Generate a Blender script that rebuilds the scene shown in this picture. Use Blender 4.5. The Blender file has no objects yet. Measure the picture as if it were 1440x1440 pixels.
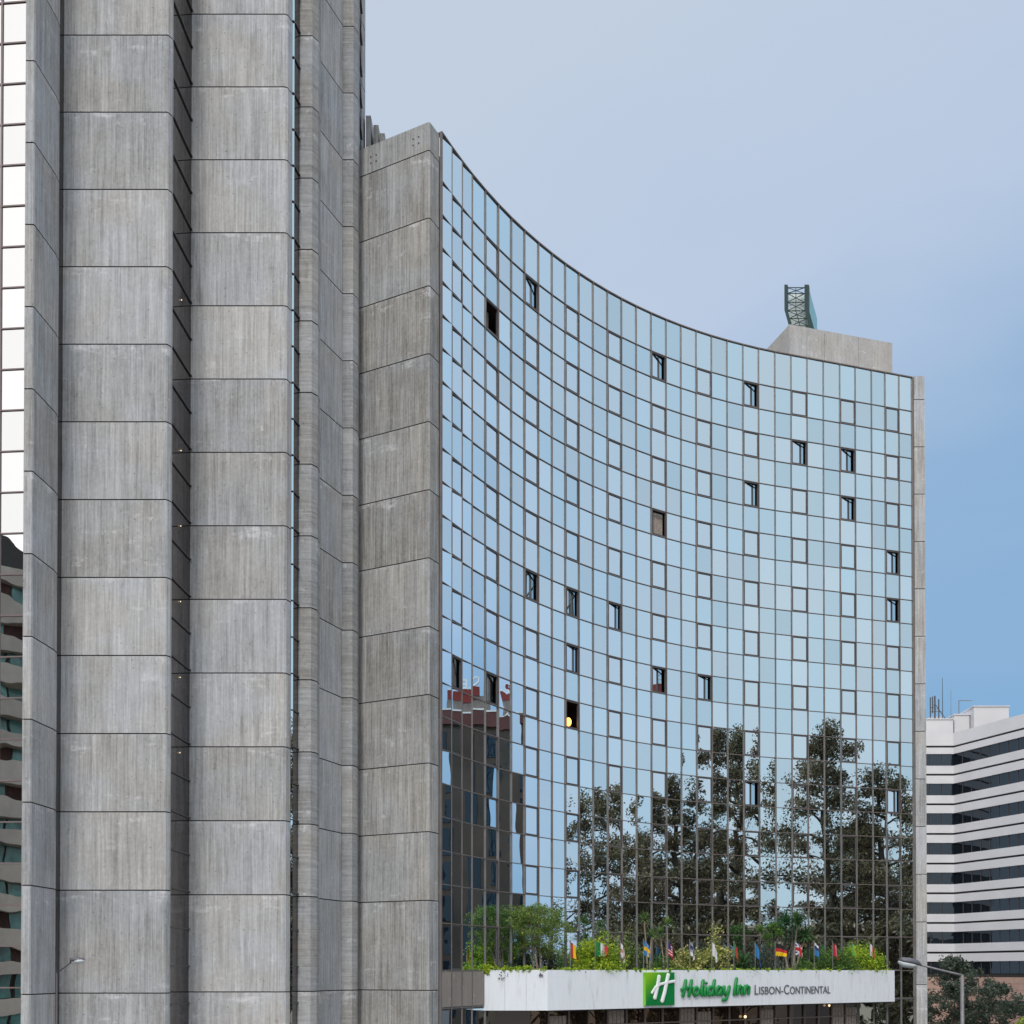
# Street view of a concrete hotel tower with a concave mirror-glass wing.
# Units are metres.  x = right, y = into the picture, z = up, eye at z = 0, street 8 m below.
import bpy, math, random
import numpy as np
from mathutils import Vector, Matrix, noise as mnoise

R = math.radians
GROUND = -8.0
scn = bpy.context.scene
COL = scn.collection
MATS = {}

# ------------------------------------------------------------------ helpers
class MB:
    """collects geometry and links it as ONE mesh object"""
    def __init__(s): s.v = []; s.f = []; s.m = []; s.cur = 0
    def add(s, vs, fs):
        n = len(s.v); s.v += [tuple(p) for p in vs]
        for f in fs: s.f.append(tuple(i + n for i in f)); s.m.append(s.cur)
    def quad(s, a, b, c, d): s.add([a, b, c, d], [(0, 1, 2, 3)])
    def box(s, x0, x1, y0, y1, z0, z1, M=None):
        vs = [Vector(p) for p in ((x0,y0,z0),(x1,y0,z0),(x1,y1,z0),(x0,y1,z0),(x0,y0,z1),(x1,y0,z1),(x1,y1,z1),(x0,y1,z1))]
        if M is not None: vs = [M @ p for p in vs]
        s.add(vs, [(0,3,2,1),(4,5,6,7),(0,1,5,4),(1,2,6,5),(2,3,7,6),(3,0,4,7)])
    def prism(s, fp, z0, z1):
        n = len(fp)
        vs = [(x, y, z0) for x, y in fp] + [(x, y, z1) for x, y in fp]
        fs = [tuple(range(n))[::-1], tuple(range(n, 2*n))] + [(i, (i+1) % n, (i+1) % n + n, i + n) for i in range(n)]
        s.add(vs, fs)
    def bar(s, a, b, w, h=None, up=(0, 0, 1)):
        """rectangular bar from a to b, width w (sideways), h (along up)"""
        a = Vector(a); b = Vector(b); h = h or w
        d = (b - a).normalized(); u = Vector(up)
        if abs(d.dot(u)) > .98: u = Vector((0, 1, 0))
        r = d.cross(u).normalized(); u = r.cross(d).normalized()
        vs = []
        for p in (a, b):
            for i, j in ((-1,-1),(1,-1),(1,1),(-1,1)): vs.append(p + r*(i*w/2) + u*(j*h/2))
        s.add(vs, [(3,2,1,0),(4,5,6,7),(0,1,5,4),(1,2,6,5),(2,3,7,6),(3,0,4,7)])
    def tube(s, pts, rad, n=8, cap=True):
        pts = [Vector(p) for p in pts]
        if not hasattr(rad, '__len__'): rad = [rad]*len(pts)
        rings = []; prev = None
        for i, p in enumerate(pts):
            d = (pts[min(i+1, len(pts)-1)] - pts[max(i-1, 0)])
            d = d.normalized() if d.length > 1e-9 else Vector((0, 0, 1))
            if prev is None:
                u = Vector((0, 0, 1)) if abs(d.z) < .9 else Vector((1, 0, 0))
                a = d.cross(u).normalized()
            else:
                a = (prev - d*prev.dot(d)); a = a.normalized() if a.length > 1e-6 else d.cross(Vector((1,0,0))).normalized()
            prev = a; b = d.cross(a)
            rings.append([p + (a*math.cos(2*math.pi*k/n) + b*math.sin(2*math.pi*k/n))*rad[i] for k in range(n)])
        vs = [q for r_ in rings for q in r_]; fs = []
        for i in range(len(rings)-1):
            for k in range(n):
                k2 = (k+1) % n
                fs.append((i*n+k, i*n+k2, (i+1)*n+k2, (i+1)*n+k))
        if cap: fs.append(tuple(range(n))[::-1]); fs.append(tuple(range((len(rings)-1)*n, len(rings)*n)))
        s.add(vs, fs)
    def ball(s, c, r, sx=1, sy=1, sz=1, n=8, m=5):
        c = Vector(c); vs = [c + Vector((0,0,r*sz))]; fs = []
        for i in range(1, m):
            t = math.pi*i/m
            for k in range(n):
                p = 2*math.pi*k/n
                vs.append(c + Vector((r*sx*math.sin(t)*math.cos(p), r*sy*math.sin(t)*math.sin(p), r*sz*math.cos(t))))
        vs.append(c - Vector((0,0,r*sz)))
        for k in range(n): fs.append((0, 1+k, 1+(k+1) % n))
        for i in range(m-2):
            for k in range(n): fs.append((1+i*n+k, 1+(i+1)*n+k, 1+(i+1)*n+(k+1) % n, 1+i*n+(k+1) % n))
        for k in range(n): fs.append((len(vs)-1, 1+(m-2)*n+(k+1) % n, 1+(m-2)*n+k))
        s.add(vs, fs)
    def build(s, name, mats, parent=None, smooth=False):
        me = bpy.data.meshes.new(name)
        me.from_pydata(s.v, [], s.f); me.validate()
        if not isinstance(mats, (list, tuple)): mats = [mats]
        for m in mats: me.materials.append(m)
        if len(mats) > 1 and len(me.polygons) == len(s.m): me.polygons.foreach_set('material_index', s.m)
        if smooth: me.polygons.foreach_set('use_smooth', [True]*len(me.polygons))
        me.update()
        o = bpy.data.objects.new(name, me); COL.objects.link(o)
        if parent is not None: o.parent = parent
        return o

def tag(o, label=None, cat=None, group=None, kind=None):
    if label: o['label'] = label
    if cat: o['category'] = cat
    if group: o['group'] = group
    if kind: o['kind'] = kind
    return o
def empty(name, loc, label=None, cat=None, group=None, rz=0):
    o = bpy.data.objects.new(name, None); COL.objects.link(o)
    o.location = loc; o.rotation_euler = (0, 0, rz); o.empty_display_size = .3
    return tag(o, label, cat, group)
def rebase(root):
    """children were built in world coordinates: shift them so the Empty can stand at the base"""
    bpy.context.view_layer.update()
    for c in root.children:
        c.matrix_parent_inverse = root.matrix_world.inverted()

# ------------------------------------------------------------------ materials
def new_mat(name):
    m = bpy.data.materials.new(name); m.use_nodes = True
    nt = m.node_tree; b = nt.nodes['Principled BSDF']
    MATS[name] = m
    return m, nt, b
def N(nt, t, **kw):
    n = nt.nodes.new(t)
    for k, v in kw.items():
        if k in n.inputs: n.inputs[k].default_value = v
        else: setattr(n, k, v)
    return n
def L(nt, a, ao, b, bi): nt.links.new(a.outputs[ao], b.inputs[bi])
def ramp(nt, stops):
    r = nt.nodes.new('ShaderNodeValToRGB'); e = r.color_ramp.elements
    while len(e) < len(stops): e.new(.5)
    for i, (p, c) in enumerate(stops):
        e[i].position = p; e[i].color = (*c, 1) if len(c) == 3 else c
    return r
def plain(name, col, rough=.6, metal=0, vary=.12, scale=3, emit=None):
    m, nt, b = new_mat(name)
    tc = N(nt, 'ShaderNodeTexCoord'); nz = N(nt, 'ShaderNodeTexNoise', Scale=scale, Detail=6)
    L(nt, tc, 'Object', nz, 'Vector')
    lo = tuple(c*(1-vary) for c in col); hi = tuple(min(1, c*(1+vary)) for c in col)
    r = ramp(nt, [(.3, lo), (.7, hi)]); L(nt, nz, 'Fac', r, 'Fac'); L(nt, r, 'Color', b, 'Base Color')
    b.inputs['Roughness'].default_value = rough; b.inputs['Metallic'].default_value = metal
    if emit:
        b.inputs['Emission Color'].default_value = (*emit[0], 1); b.inputs['Emission Strength'].default_value = emit[1]
    return m

def concrete(name, lo, hi, horiz=False, off=3.1, per=3.0, streak=1.0):
    """board-marked concrete: fine streaks, blotches, lime bloom near the joints, one shade per cast panel"""
    m, nt, b = new_mat(name)
    g = N(nt, 'ShaderNodeNewGeometry')
    sep = N(nt, 'ShaderNodeSeparateXYZ'); L(nt, g, 'Position', sep, 'Vector')
    def math_(op, a, ao, k):
        q = N(nt, 'ShaderNodeMath', operation=op); q.inputs[1].default_value = k; L(nt, a, ao, q, 0); return q
    a = math_('SUBTRACT', sep, 'Z', off); dn_ = math_('MULTIPLY', math_('MINIMUM', a, 0, 0), 0, .763); up_ = math_('MAXIMUM', a, 0, 0)
    a = N(nt, 'ShaderNodeMath', operation='ADD'); L(nt, dn_, 0, a, 0); L(nt, up_, 0, a, 1)   # the lowest panel is taller
    dv = math_('DIVIDE', a, 0, per); fl = math_('FLOOR', dv, 0, 0); fr = math_('FRACT', dv, 0, 0)
    oi = N(nt, 'ShaderNodeObjectInfo')
    cb = N(nt, 'ShaderNodeCombineXYZ'); L(nt, fl, 0, cb, 'X'); L(nt, oi, 'Random', cb, 'Y')
    wn = N(nt, 'ShaderNodeTexWhiteNoise'); L(nt, cb, 'Vector', wn, 'Vector')
    # every cast panel has its own piece of the pattern
    sc_ = N(nt, 'ShaderNodeVectorMath', operation='SCALE'); sc_.inputs['Scale'].default_value = 60; L(nt, wn, 'Color', sc_, 0)
    pv = N(nt, 'ShaderNodeVectorMath', operation='ADD'); L(nt, g, 'Position', pv, 0); nt.links.new(sc_.outputs[0], pv.inputs[1])
    def tex(scale, sc, det=7, rough=.65, loc=None):
        mp = N(nt, 'ShaderNodeMapping'); mp.inputs['Scale'].default_value = sc; nt.links.new(pv.outputs[0], mp.inputs['Vector'])
        t = N(nt, 'ShaderNodeTexNoise', Scale=scale, Detail=det, Roughness=rough); L(nt, mp, 'Vector', t, 'Vector'); return t
    st = tex(1.0, (.5, .5, 12) if horiz else (13, 13, .30), 5, .75)
    s2_ = tex(1.0, (.3, .3, 4) if horiz else (4.0, 4.0, .22), 4, .6)
    bl = tex(.7, (1, 1, 1), 8, .7); gr = tex(9, (1, 1, .7), 4, .7)
    def add(p, q):
        z = N(nt, 'ShaderNodeMath', operation='ADD'); nt.links.new(p.outputs[0], z.inputs[0]); nt.links.new(q.outputs[0], z.inputs[1]); return z
    tot = add(add(add(add(math_('MULTIPLY', st, 'Fac', .85*streak), math_('MULTIPLY', s2_, 'Fac', .38*streak)), math_('MULTIPLY', bl, 'Fac', .44)), math_('MULTIPLY', gr, 'Fac', .38)), math_('MULTIPLY', wn, 'Value', .17))
    mean = (.85+.38)*.5*streak + .22 + .19 + .085
    mr = N(nt, 'ShaderNodeMapRange'); mr.inputs['From Min'].default_value = mean-.36; mr.inputs['From Max'].default_value = mean+.34
    r = ramp(nt, [(0, lo), (1, hi)]); L(nt, tot, 0, mr, 'Value'); L(nt, mr, 'Result', r, 'Fac')
    hn = tex(.35, (1, 1, 1), 3, .5)
    hr = ramp(nt, [(.38, (1.0, .985, .965)), (.60, (.945, .98, 1.035))]); L(nt, hn, 'Fac', hr, 'Fac')
    mx = N(nt, 'ShaderNodeMix', data_type='RGBA', blend_type='MULTIPLY'); mx.inputs['Factor'].default_value = 1
    L(nt, r, 'Color', mx, 'A'); L(nt, hr, 'Color', mx, 'B')
    # lime bloom: pale horizontal smears and patches, mostly near the joints
    bn = tex(1.0, (.5, .5, 1.7), 9, .72); fn = tex(1.0, (6, 6, 1.6), 8, .8)
    up = N(nt, 'ShaderNodeMapRange'); up.inputs['From Min'].default_value = .72; up.inputs['From Max'].default_value = 1.0; L(nt, fr, 0, up, 'Value')
    s1 = add(math_('MULTIPLY', bn, 'Fac', 1.0), math_('MULTIPLY', fn, 'Fac', .55)); s2 = add(s1, math_('MULTIPLY', up, 'Result', .07))
    br = N(nt, 'ShaderNodeMapRange'); br.inputs['From Min'].default_value = .885; br.inputs['From Max'].default_value = 1.02
    br.inputs['To Max'].default_value = .7; L(nt, s2, 0, br, 'Value')
    mx2 = N(nt, 'ShaderNodeMix', data_type='RGBA'); L(nt, br, 'Result', mx2, 'Factor'); L(nt, mx, 'Result', mx2, 'A')
    mx2.inputs['B'].default_value = (.80, .80, .83, 1)
    # dark runs
    dn = tex(1.0, (3.2, 3.2, .35), 7, .75)
    dr = N(nt, 'ShaderNodeMapRange'); dr.inputs['From Min'].default_value = .54; dr.inputs['From Max'].default_value = .76
    dr.inputs['To Max'].default_value = .6; L(nt, dn, 'Fac', dr, 'Value')
    mx3 = N(nt, 'ShaderNodeMix', data_type='RGBA'); L(nt, dr, 'Result', mx3, 'Factor'); L(nt, mx2, 'Result', mx3, 'A')
    mx3.inputs['B'].default_value = (.15, .143, .135, 1)
    pt = N(nt, 'ShaderNodeTexVoronoi', Scale=3.2); nt.links.new(pv.outputs[0], pt.inputs['Vector'])
    pr = N(nt, 'ShaderNodeMapRange'); pr.inputs['From Min'].default_value = .11; pr.inputs['From Max'].default_value = .06
    pr.inputs['To Max'].default_value = .6; L(nt, pt, 'Distance', pr, 'Value')
    mx4 = N(nt, 'ShaderNodeMix', data_type='RGBA'); L(nt, pr, 'Result', mx4, 'Factor'); L(nt, mx3, 'Result', mx4, 'A')
    mx4.inputs['B'].default_value = (.12, .11, .10, 1)
    L(nt, mx4, 'Result', b, 'Base Color'); b.inputs['Roughness'].default_value = .85
    bp = N(nt, 'ShaderNodeBump'); bp.inputs['Strength'].default_value = .6; bp.inputs['Distance'].default_value = .03
    L(nt, st, 'Fac', bp, 'Height'); L(nt, bp, 'Normal', b, 'Normal')
    return m

def mirror(name, tint, inner, fac, wave=.006, scale=.55, rough=.0, see=False):
    """sun-control glass: tinted reflecting coat over a dim interior, slightly wavy"""
    m, nt, b = new_mat(name)
    out = [n for n in nt.nodes if n.type == 'OUTPUT_MATERIAL'][0]
    b.inputs['Base Color'].default_value = (*inner, 1); b.inputs['Roughness'].default_value = .9
    b.inputs['Specular IOR Level'].default_value = 0
    gl = N(nt, 'ShaderNodeBsdfGlossy'); gl.inputs['Color'].default_value = (*tint, 1); gl.inputs['Roughness'].default_value = rough
    g = N(nt, 'ShaderNodeNewGeometry')
    nz = N(nt, 'ShaderNodeTexNoise', Scale=scale, Detail=1.5, Roughness=.4); L(nt, g, 'Position', nz, 'Vector')
    bp = N(nt, 'ShaderNodeBump'); bp.inputs['Strength'].default_value = 1; bp.inputs['Distance'].default_value = wave
    L(nt, nz, 'Fac', bp, 'Height'); L(nt, bp, 'Normal', gl, 'Normal')
    # every pane has its own slight shade
    hs = N(nt, 'ShaderNodeHueSaturation'); hs.inputs['Color'].default_value = (*tint, 1)
    mr = N(nt, 'ShaderNodeMapRange'); mr.inputs['To Min'].default_value = .89; mr.inputs['To Max'].default_value = 1.05
    L(nt, g, 'Random Per Island', mr, 'Value'); L(nt, mr, 'Result', hs, 'Value'); L(nt, hs, 'Color', gl, 'Color')
    m7 = N(nt, 'ShaderNodeMath', operation='MULTIPLY'); m7.inputs[1].default_value = 17.31; L(nt, g, 'Random Per Island', m7, 0)
    f7 = N(nt, 'ShaderNodeMath', operation='FRACT'); L(nt, m7, 0, f7, 0)
    r7 = N(nt, 'ShaderNodeMapRange'); r7.inputs['To Min'].default_value = .85; r7.inputs['To Max'].default_value = 1.3
    L(nt, f7, 0, r7, 'Value'); L(nt, r7, 'Result', hs, 'Saturation')
    mx = N(nt, 'ShaderNodeMixShader'); mx.inputs['Fac'].default_value = fac
    nt.links.new(b.outputs[0], mx.inputs[1]); nt.links.new(gl.outputs[0], mx.inputs[2])
    # one-way glass: from the room side one looks out through it
    tp = N(nt, 'ShaderNodeBsdfTransparent'); tp.inputs['Color'].default_value = (*[c*.8 for c in tint], 1)
    m2 = N(nt, 'ShaderNodeMixShader'); L(nt, g, 'Backfacing', m2, 'Fac'); nt.links.new(mx.outputs[0], m2.inputs[1]); nt.links.new(tp.outputs[0], m2.inputs[2])
    nt.links.new((m2 if see else mx).outputs[0], out.inputs['Surface'])
    return m

def foliage(name, stops, trans=.25):
    m, nt, b = new_mat(name)
    out = [n for n in nt.nodes if n.type == 'OUTPUT_MATERIAL'][0]
    g = N(nt, 'ShaderNodeNewGeometry'); tc = N(nt, 'ShaderNodeTexCoord')
    nz = N(nt, 'ShaderNodeTexNoise', Scale=1.2, Detail=3); L(nt, tc, 'Object', nz, 'Vector')
    ad = N(nt, 'ShaderNodeMath', operation='ADD'); L(nt, g, 'Random Per Island', ad, 0); L(nt, nz, 'Fac', ad, 1)
    hf = N(nt, 'ShaderNodeMath', operation='MULTIPLY'); hf.inputs[1].default_value = .5; L(nt, ad, 0, hf, 0)
    r = ramp(nt, stops); L(nt, hf, 0, r, 'Fac'); L(nt, r, 'Color', b, 'Base Color')
    b.inputs['Roughness'].default_value = .55
    t = N(nt, 'ShaderNodeBsdfTranslucent'); L(nt, r, 'Color', t, 'Color')
    mx = N(nt, 'ShaderNodeMixShader'); mx.inputs['Fac'].default_value = trans
    nt.links.new(b.outputs[0], mx.inputs[1]); nt.links.new(t.outputs[0], mx.inputs[2]); nt.links.new(mx.outputs[0], out.inputs['Surface'])
    return m

M_conc = concrete('board_marked_concrete', (.21, .209, .206), (.72, .715, .71), streak=1.15)
M_conc_h = concrete('horizontal_boarded_concrete', (.17, .168, .163), (.58, .575, .565), horiz=True)
M_conc_end = concrete('weathered_end_wall_concrete', (.115, .112, .106), (.62, .61, .59), streak=1.2)
M_conc_box = concrete('rooftop_concrete', (.24, .232, .222), (.74, .72, .70), off=-2, per=30, streak=.5)
M_groove = plain('joint_shadow_gap', (.07, .065, .06), .9)
M_glass = mirror('wing_mirror_glass', (.755, .915, .99), (.045, .032, .026), .94, wave=.003, see=True)
M_glass_wavy = mirror('warped_mirror_glass', (.755, .915, .99), (.045, .032, .026), .94, wave=.016, scale=.8)
M_glass_tower = mirror('tower_mirror_glass', (.97, .97, .96), (.04, .035, .03), .93, wave=.012, scale=.5)
M_glass_slot = mirror('recess_dark_glass', (.36, .35, .36), (.05, .045, .042), .62, wave=.004)
M_glass_strip = mirror('slot_bright_glass', (.75, .95, 1.0), (.03, .03, .03), .92, wave=.003)
M_glass_low = mirror('entrance_dark_glass', (.42, .38, .36), (.035, .022, .018), .5, wave=.012)
M_mull = plain('bronze_mullion', (.19, .16, .15), .5, .0, .15, 2)
M_mull_t = plain('tower_mullion', (.20, .15, .15), .5, .0, .15, 2)
M_frame = plain('dark_window_frame', (.075, .068, .072), .45)
M_room = plain('dim_room', (.055, .03, .026), .9)
M_curtain = plain('pale_curtain', (.35, .30, .27), .9, vary=.3, scale=9)
M_lampglow = plain('bedside_lamp_glow', (.9, .5, .1), .5, emit=((1, .45, .08), 4.0))
M_spot = plain('interior_spot_glow', (1, .8, .5), .5, emit=((1, .72, .42), 1.6))
M_span = concrete('spandrel_panel_brown', (.20, .175, .155), (.38, .34, .31), off=-9, per=50, streak=.7)
def fascia_paint():
    m, nt, b = new_mat('white_fascia_paint')
    g = N(nt, 'ShaderNodeNewGeometry')
    mp = N(nt, 'ShaderNodeMapping'); mp.inputs['Scale'].default_value = (2.2, 2.2, .35); L(nt, g, 'Position', mp, 'Vector')
    a = N(nt, 'ShaderNodeTexNoise', Scale=1.6, Detail=8, Roughness=.75); L(nt, mp, 'Vector', a, 'Vector')
    r = ramp(nt, [(.30, (.62, .63, .64)), (.44, (.80, .84, .90)), (.7, (.85, .90, .97))]); L(nt, a, 'Fac', r, 'Fac')
    L(nt, r, 'Color', b, 'Base Color'); b.inputs['Roughness'].default_value = .35; return m
M_white = fascia_paint()
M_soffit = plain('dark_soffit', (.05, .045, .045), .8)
M_roofing = plain('roof_membrane', (.16, .155, .15), .9, vary=.25, scale=.6)
M_green = plain('sign_green', (.008, .26, .055), .35, vary=.1)
M_greenlight = plain('sign_light_green', (.22, .58, .05), .35, vary=.1)
M_letterwhite = plain('logo_white', (.85, .86, .88), .35, vary=.03)
M_greylet = plain('grey_lettering', (.13, .14, .155), .5)
M_metal = plain('galvanised_steel', (.24, .23, .235), .5, .4, .2, 6)
M_lampgrey = plain('lamp_housing_grey', (.12, .12, .14), .45, .2)
M_lens = plain('lamp_lens', (.62, .68, .72), .12, 0, .1)
M_offwhite = plain('office_white_cladding', (.74, .735, .76), .55, 0, .05, .35)
M_offglass = mirror('office_dark_glass', (.26, .34, .42), (.010, .013, .018), .20, wave=.01, scale=.9)
M_pink = plain('pink_tile_cladding', (.50, .33, .27), .7, 0, .12, 1.2)
M_dark = plain('dark_recess', (.035, .032, .032), .8)
M_asphalt = plain('asphalt', (.05, .05, .052), .9, vary=.25, scale=1.5)
M_pave = plain('paving_slab', (.24, .23, .21), .85, vary=.2, scale=1.3)
M_bark = plain('bark', (.11, .085, .065), .9, vary=.35, scale=5)
M_barkpale = plain('pale_bark', (.30, .24, .19), .9, vary=.3, scale=5)
M_teal = plain('teal_sign_edge', (.004, .036, .033), .35)
M_tealpane = plain('teal_sign_face', (.15, .45, .48), .3, vary=.2)
M_mintpane = plain('mint_translucent_sheet', (.72, .86, .88), .3, vary=.25, scale=3)
M_brown = plain('dark_brown_facade', (.06, .045, .038), .7, vary=.25, scale=.4)
M_blueglass = mirror('dark_blue_glass', (.35, .45, .55), (.012, .024, .040), .07, wave=.01)
M_redband = plain('red_parapet_band', (.11, .035, .035), .6, vary=.2, scale=.8)
M_redsign = plain('red_sign_band', (.20, .018, .016), .6)
M_greyblock = plain('grey_penthouse_render', (.20, .165, .155), .8, vary=.15)
M_beige = plain('beige_balcony_render', (.47, .41, .34), .85, vary=.1, scale=.7)
M_lowbeige = plain('low_building_render', (.62, .50, .38), .85, vary=.08)
M_tealwin = plain('teal_window_glass', (.10, .25, .22), .15, 0, .5, .8)
M_brownrec = plain('brown_balcony_recess', (.07, .03, .024), .9, vary=.4, scale=.8)
M_leafdark = foliage('eucalyptus_leaf', [(.22, (.05, .045, .022)), (.5, (.16, .13, .065)), (.78, (.42, .32, .18))], .2)
M_leaftree = foliage('small_tree_leaf', [(.25, (.07, .13, .02)), (.5, (.17, .27, .05)), (.78, (.34, .44, .11))], .35)
M_leafbright = foliage('bright_shrub_leaf', [(.25, (.09, .20, .012)), (.5, (.30, .46, .02)), (.75, (.62, .72, .06))], .3)
M_leafyel = foliage('variegated_leaf', [(.28, (.09, .16, .03)), (.5, (.32, .36, .07)), (.72, (.80, .70, .28))], .3)
M_leafmid = foliage('mid_green_leaf', [(.25, (.03, .085, .018)), (.5, (.09, .19, .035)), (.75, (.22, .36, .07))], .3)
M_leafblue = foliage('grey_green_leaf', [(.25, (.03, .05, .035)), (.5, (.06, .09, .06)), (.75, (.11, .13, .09))], .25)
M_blade = foliage('sword_leaf', [(.25, (.06, .13, .03)), (.5, (.13, .24, .06)), (.75, (.30, .40, .13))], .25)
M_yucca = foliage('dark_sword_leaf', [(.25, (.03, .09, .03)), (.5, (.07, .17, .05)), (.75, (.15, .28, .09))], .25)

# ------------------------------------------------------------------ ground
g = MB(); g.quad((-900, -500, GROUND), (900, -500, GROUND), (900, 1500, GROUND), (-900, 1500, GROUND))
tag(g.build('ground', M_asphalt), kind='structure')
g = MB(); g.box(-30, 60, 33, 110, GROUND + .004, GROUND + .13)
tag(g.build('pavement', M_pave), kind='structure')

# ------------------------------------------------------------------ hotel tower
JOINTS = [-3.8, -.83] + [3.1 + 3*k for k in range(0, 22)]
def inset(fp, d):
    n = len(fp); out = []
    for i in range(n):
        p0, p1, p2 = Vector(fp[i-1]), Vector(fp[i]), Vector(fp[(i+1) % n])
        a = (p1-p0).normalized(); b = (p2-p1).normalized()
        na = Vector((-a.y, a.x)); nb = Vector((-b.y, b.x))
        m = (na+nb).normalized(); k = d/max(.35, m.dot(na))
        out.append(tuple(p1 + m*k))
    return out
def concrete_column(name, fp, z0, z1, mat, parent, joints=JOINTS, gw=.022, gd=.05):
    """one loft, counter-clockwise footprint, a recessed shadow joint at every storey"""
    ins = inset(fp, gd); n = len(fp); rings = [(fp, z0, 0)]
    for j in joints:
        if z0 + .1 < j < z1 - .1:
            rings += [(fp, j-gw, 1), (ins, j-gw*.6, 1), (ins, j+gw*.6, 1), (fp, j+gw, 0)]
    rings.append((fp, z1, 0))
    mb = MB(); vs = []; fs = []; mi = []
    for f_, z, _ in rings: vs += [(x, y, z) for x, y in f_]
    for i in range(len(rings)-1):
        for k in range(n):
            fs.append((i*n+k, i*n+(k+1) % n, (i+1)*n+(k+1) % n, (i+1)*n+k)); mi.append(rings[i][2])
    fs.append(tuple(range(n))[::-1]); mi.append(0); fs.append(tuple(range((len(rings)-1)*n, len(rings)*n))); mi.append(0)
    mb.v = vs; mb.f = fs; mb.m = mi
    return mb.build(name, [mat, M_groove], parent)

TOP = 64.0
tower = empty('hotel_tower', (-14, 41, GROUND), 'tall hotel tower of grey board-marked concrete pillars with mirror glass slots', 'building')
concrete_column('concrete_pillar', [(-17.67,39.67),(-17.38,39.67),(-17.34,39.72),(-17.24,41.32),(-17.28,41.7),(-17.67,41.7)], GROUND, TOP, M_conc, tower)
concrete_column('concrete_pillar', [(-17.27,42.07),(-13.30,42.07),(-13.24,42.10),(-13.15,42.25),(-13.15,42.40),(-13.35,42.5),(-13.35,44.3),(-17.27,44.3)], GROUND, TOP, M_conc, tower)
concrete_column('concrete_pillar', [(-13.09,44.56),(-9.26,44.56),(-9.16,44.62),(-9.05,44.92),(-9.07,45.0),(-9.3,45.1),(-9.3,46.9),(-13.09,46.9)], GROUND, TOP, M_conc, tower)
concrete_column('concrete_pillar', [(-8.87,45.6),(-8.34,45.6),(-8.136,45.9),(-8.136,46.45),(-8.4,46.6),(-8.87,46.6)], GROUND, TOP, M_conc_h, tower)
concrete_column('side_wall', [(-8.30,46.75),(-8.26,46.80),(-7.53,48.56),(-7.9,48.7),(-8.7,47.0)], GROUND, TOP, M_conc, tower)
concrete_column('concrete_pillar', [(-7.535,48.6),(-7.06,48.6),(-6.9,48.94),(-6.9,49.4),(-7.6,49.4),(-7.6,48.72)], GROUND, TOP, M_conc_h, tower)
concrete_column('side_wall', [(-7.9,51.5),(-7.2,51.5),(-7.03,52.3),(-7.1,52.6),(-7.9,53.0)], GROUND, 60, M_conc, tower)
# body behind the pillars
b = MB(); b.prism([(-30,42.2),(-17.9,42.2),(-17.9,43.6),(-13.6,43.6),(-13.6,46.2),(-9.6,46.2),(-9.3,47.9),(-8.5,49.0),(-8.2,50),(-8.6,60),(-30,60)], GROUND, TOP-.6)
b.build('tower_core', M_dark, tower)
# glass slots between the pillars
def slot(a, b_, name, gm, zs, mull=True, z0=GROUND, z1=TOP-1, bw=.05):
    m = MB(); m.quad((a[0],a[1],z0), (b_[0],b_[1],z0), (b_[0],b_[1],z1), (a[0],a[1],z1))
    p = m.build(name, gm, tower)
    if mull:
        f = MB(); d = (Vector(b_)-Vector(a)).normalized(); nrm = Vector((d.y, -d.x))*.03
        for z in zs:
            f.bar((a[0]+nrm.x, a[1]+nrm.y, z), (b_[0]+nrm.x, b_[1]+nrm.y, z), bw, bw)
        f.build('mullion_grid', M_frame, p)
    return p
zrow = [GROUND + .71 + 1.5*k for k in range(46)]
slot((-17.285,41.71), (-17.275,42.06), 'glass_slot', M_glass_slot, zrow, mull=False)
sg = slot((-13.17,42.41), (-13.07,44.57), 'glass_slot', M_glass_slot, zrow)
for z in (17.6, 14.6, 11.6, 8.62, 26.6, 20.6):
    q = MB(); q.ball((-13.09, 43.35, z), .022, n=8, m=4); q.build('ceiling_light', M_spot, sg)
slot((-9.055,45.0), (-8.985,45.085), 'glass_slot', M_glass_strip, zrow, bw=.04)
slot((-8.983,45.10), (-8.872,45.63), 'glass_slot', M_glass_slot, zrow)
slot((-6.98,49.42), (-7.10,51.5), 'glass_slot', M_glass_slot, zrow)
# mirror wall on the far left of the tower
dL = Vector((-1, .085)); dL.normalize(); pL = Vector((-17.69, 39.83)); cwL = .955
wl = MB(); fr = MB(); rngL = random.Random(5)
zL = [GROUND+.1] + [33.91 - 1.5*k for k in range(27, -21, -1)]
for c in range(13):
    a = pL + dL*(cwL*c); b_ = pL + dL*(cwL*(c+1))
    for i in range(len(zL)-1):
        t = rngL.uniform(-.0012, .0012); u = rngL.uniform(-.0012, .0012)
        wl.quad((b_.x, b_.y+t, zL[i]), (a.x, a.y-t, zL[i]), (a.x, a.y-t+u, zL[i+1]), (b_.x, b_.y+t+u, zL[i+1]))
for c in range(14):
    a = pL + dL*(cwL*c); fr.bar((a.x, a.y-.02, GROUND), (a.x, a.y-.02, zL[-1]), .06, .07, up=(0,1,0))
for z in zL[1:]:
    b_ = pL + dL*(cwL*13); fr.bar((pL.x, pL.y-.015, z), (b_.x, b_.y-.015, z), .05, .05)
gw_ = wl.build('mirror_wall', M_glass_tower, tower); fr.build('mullion_grid', M_mull_t, gw_)
rebase(tower)

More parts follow.
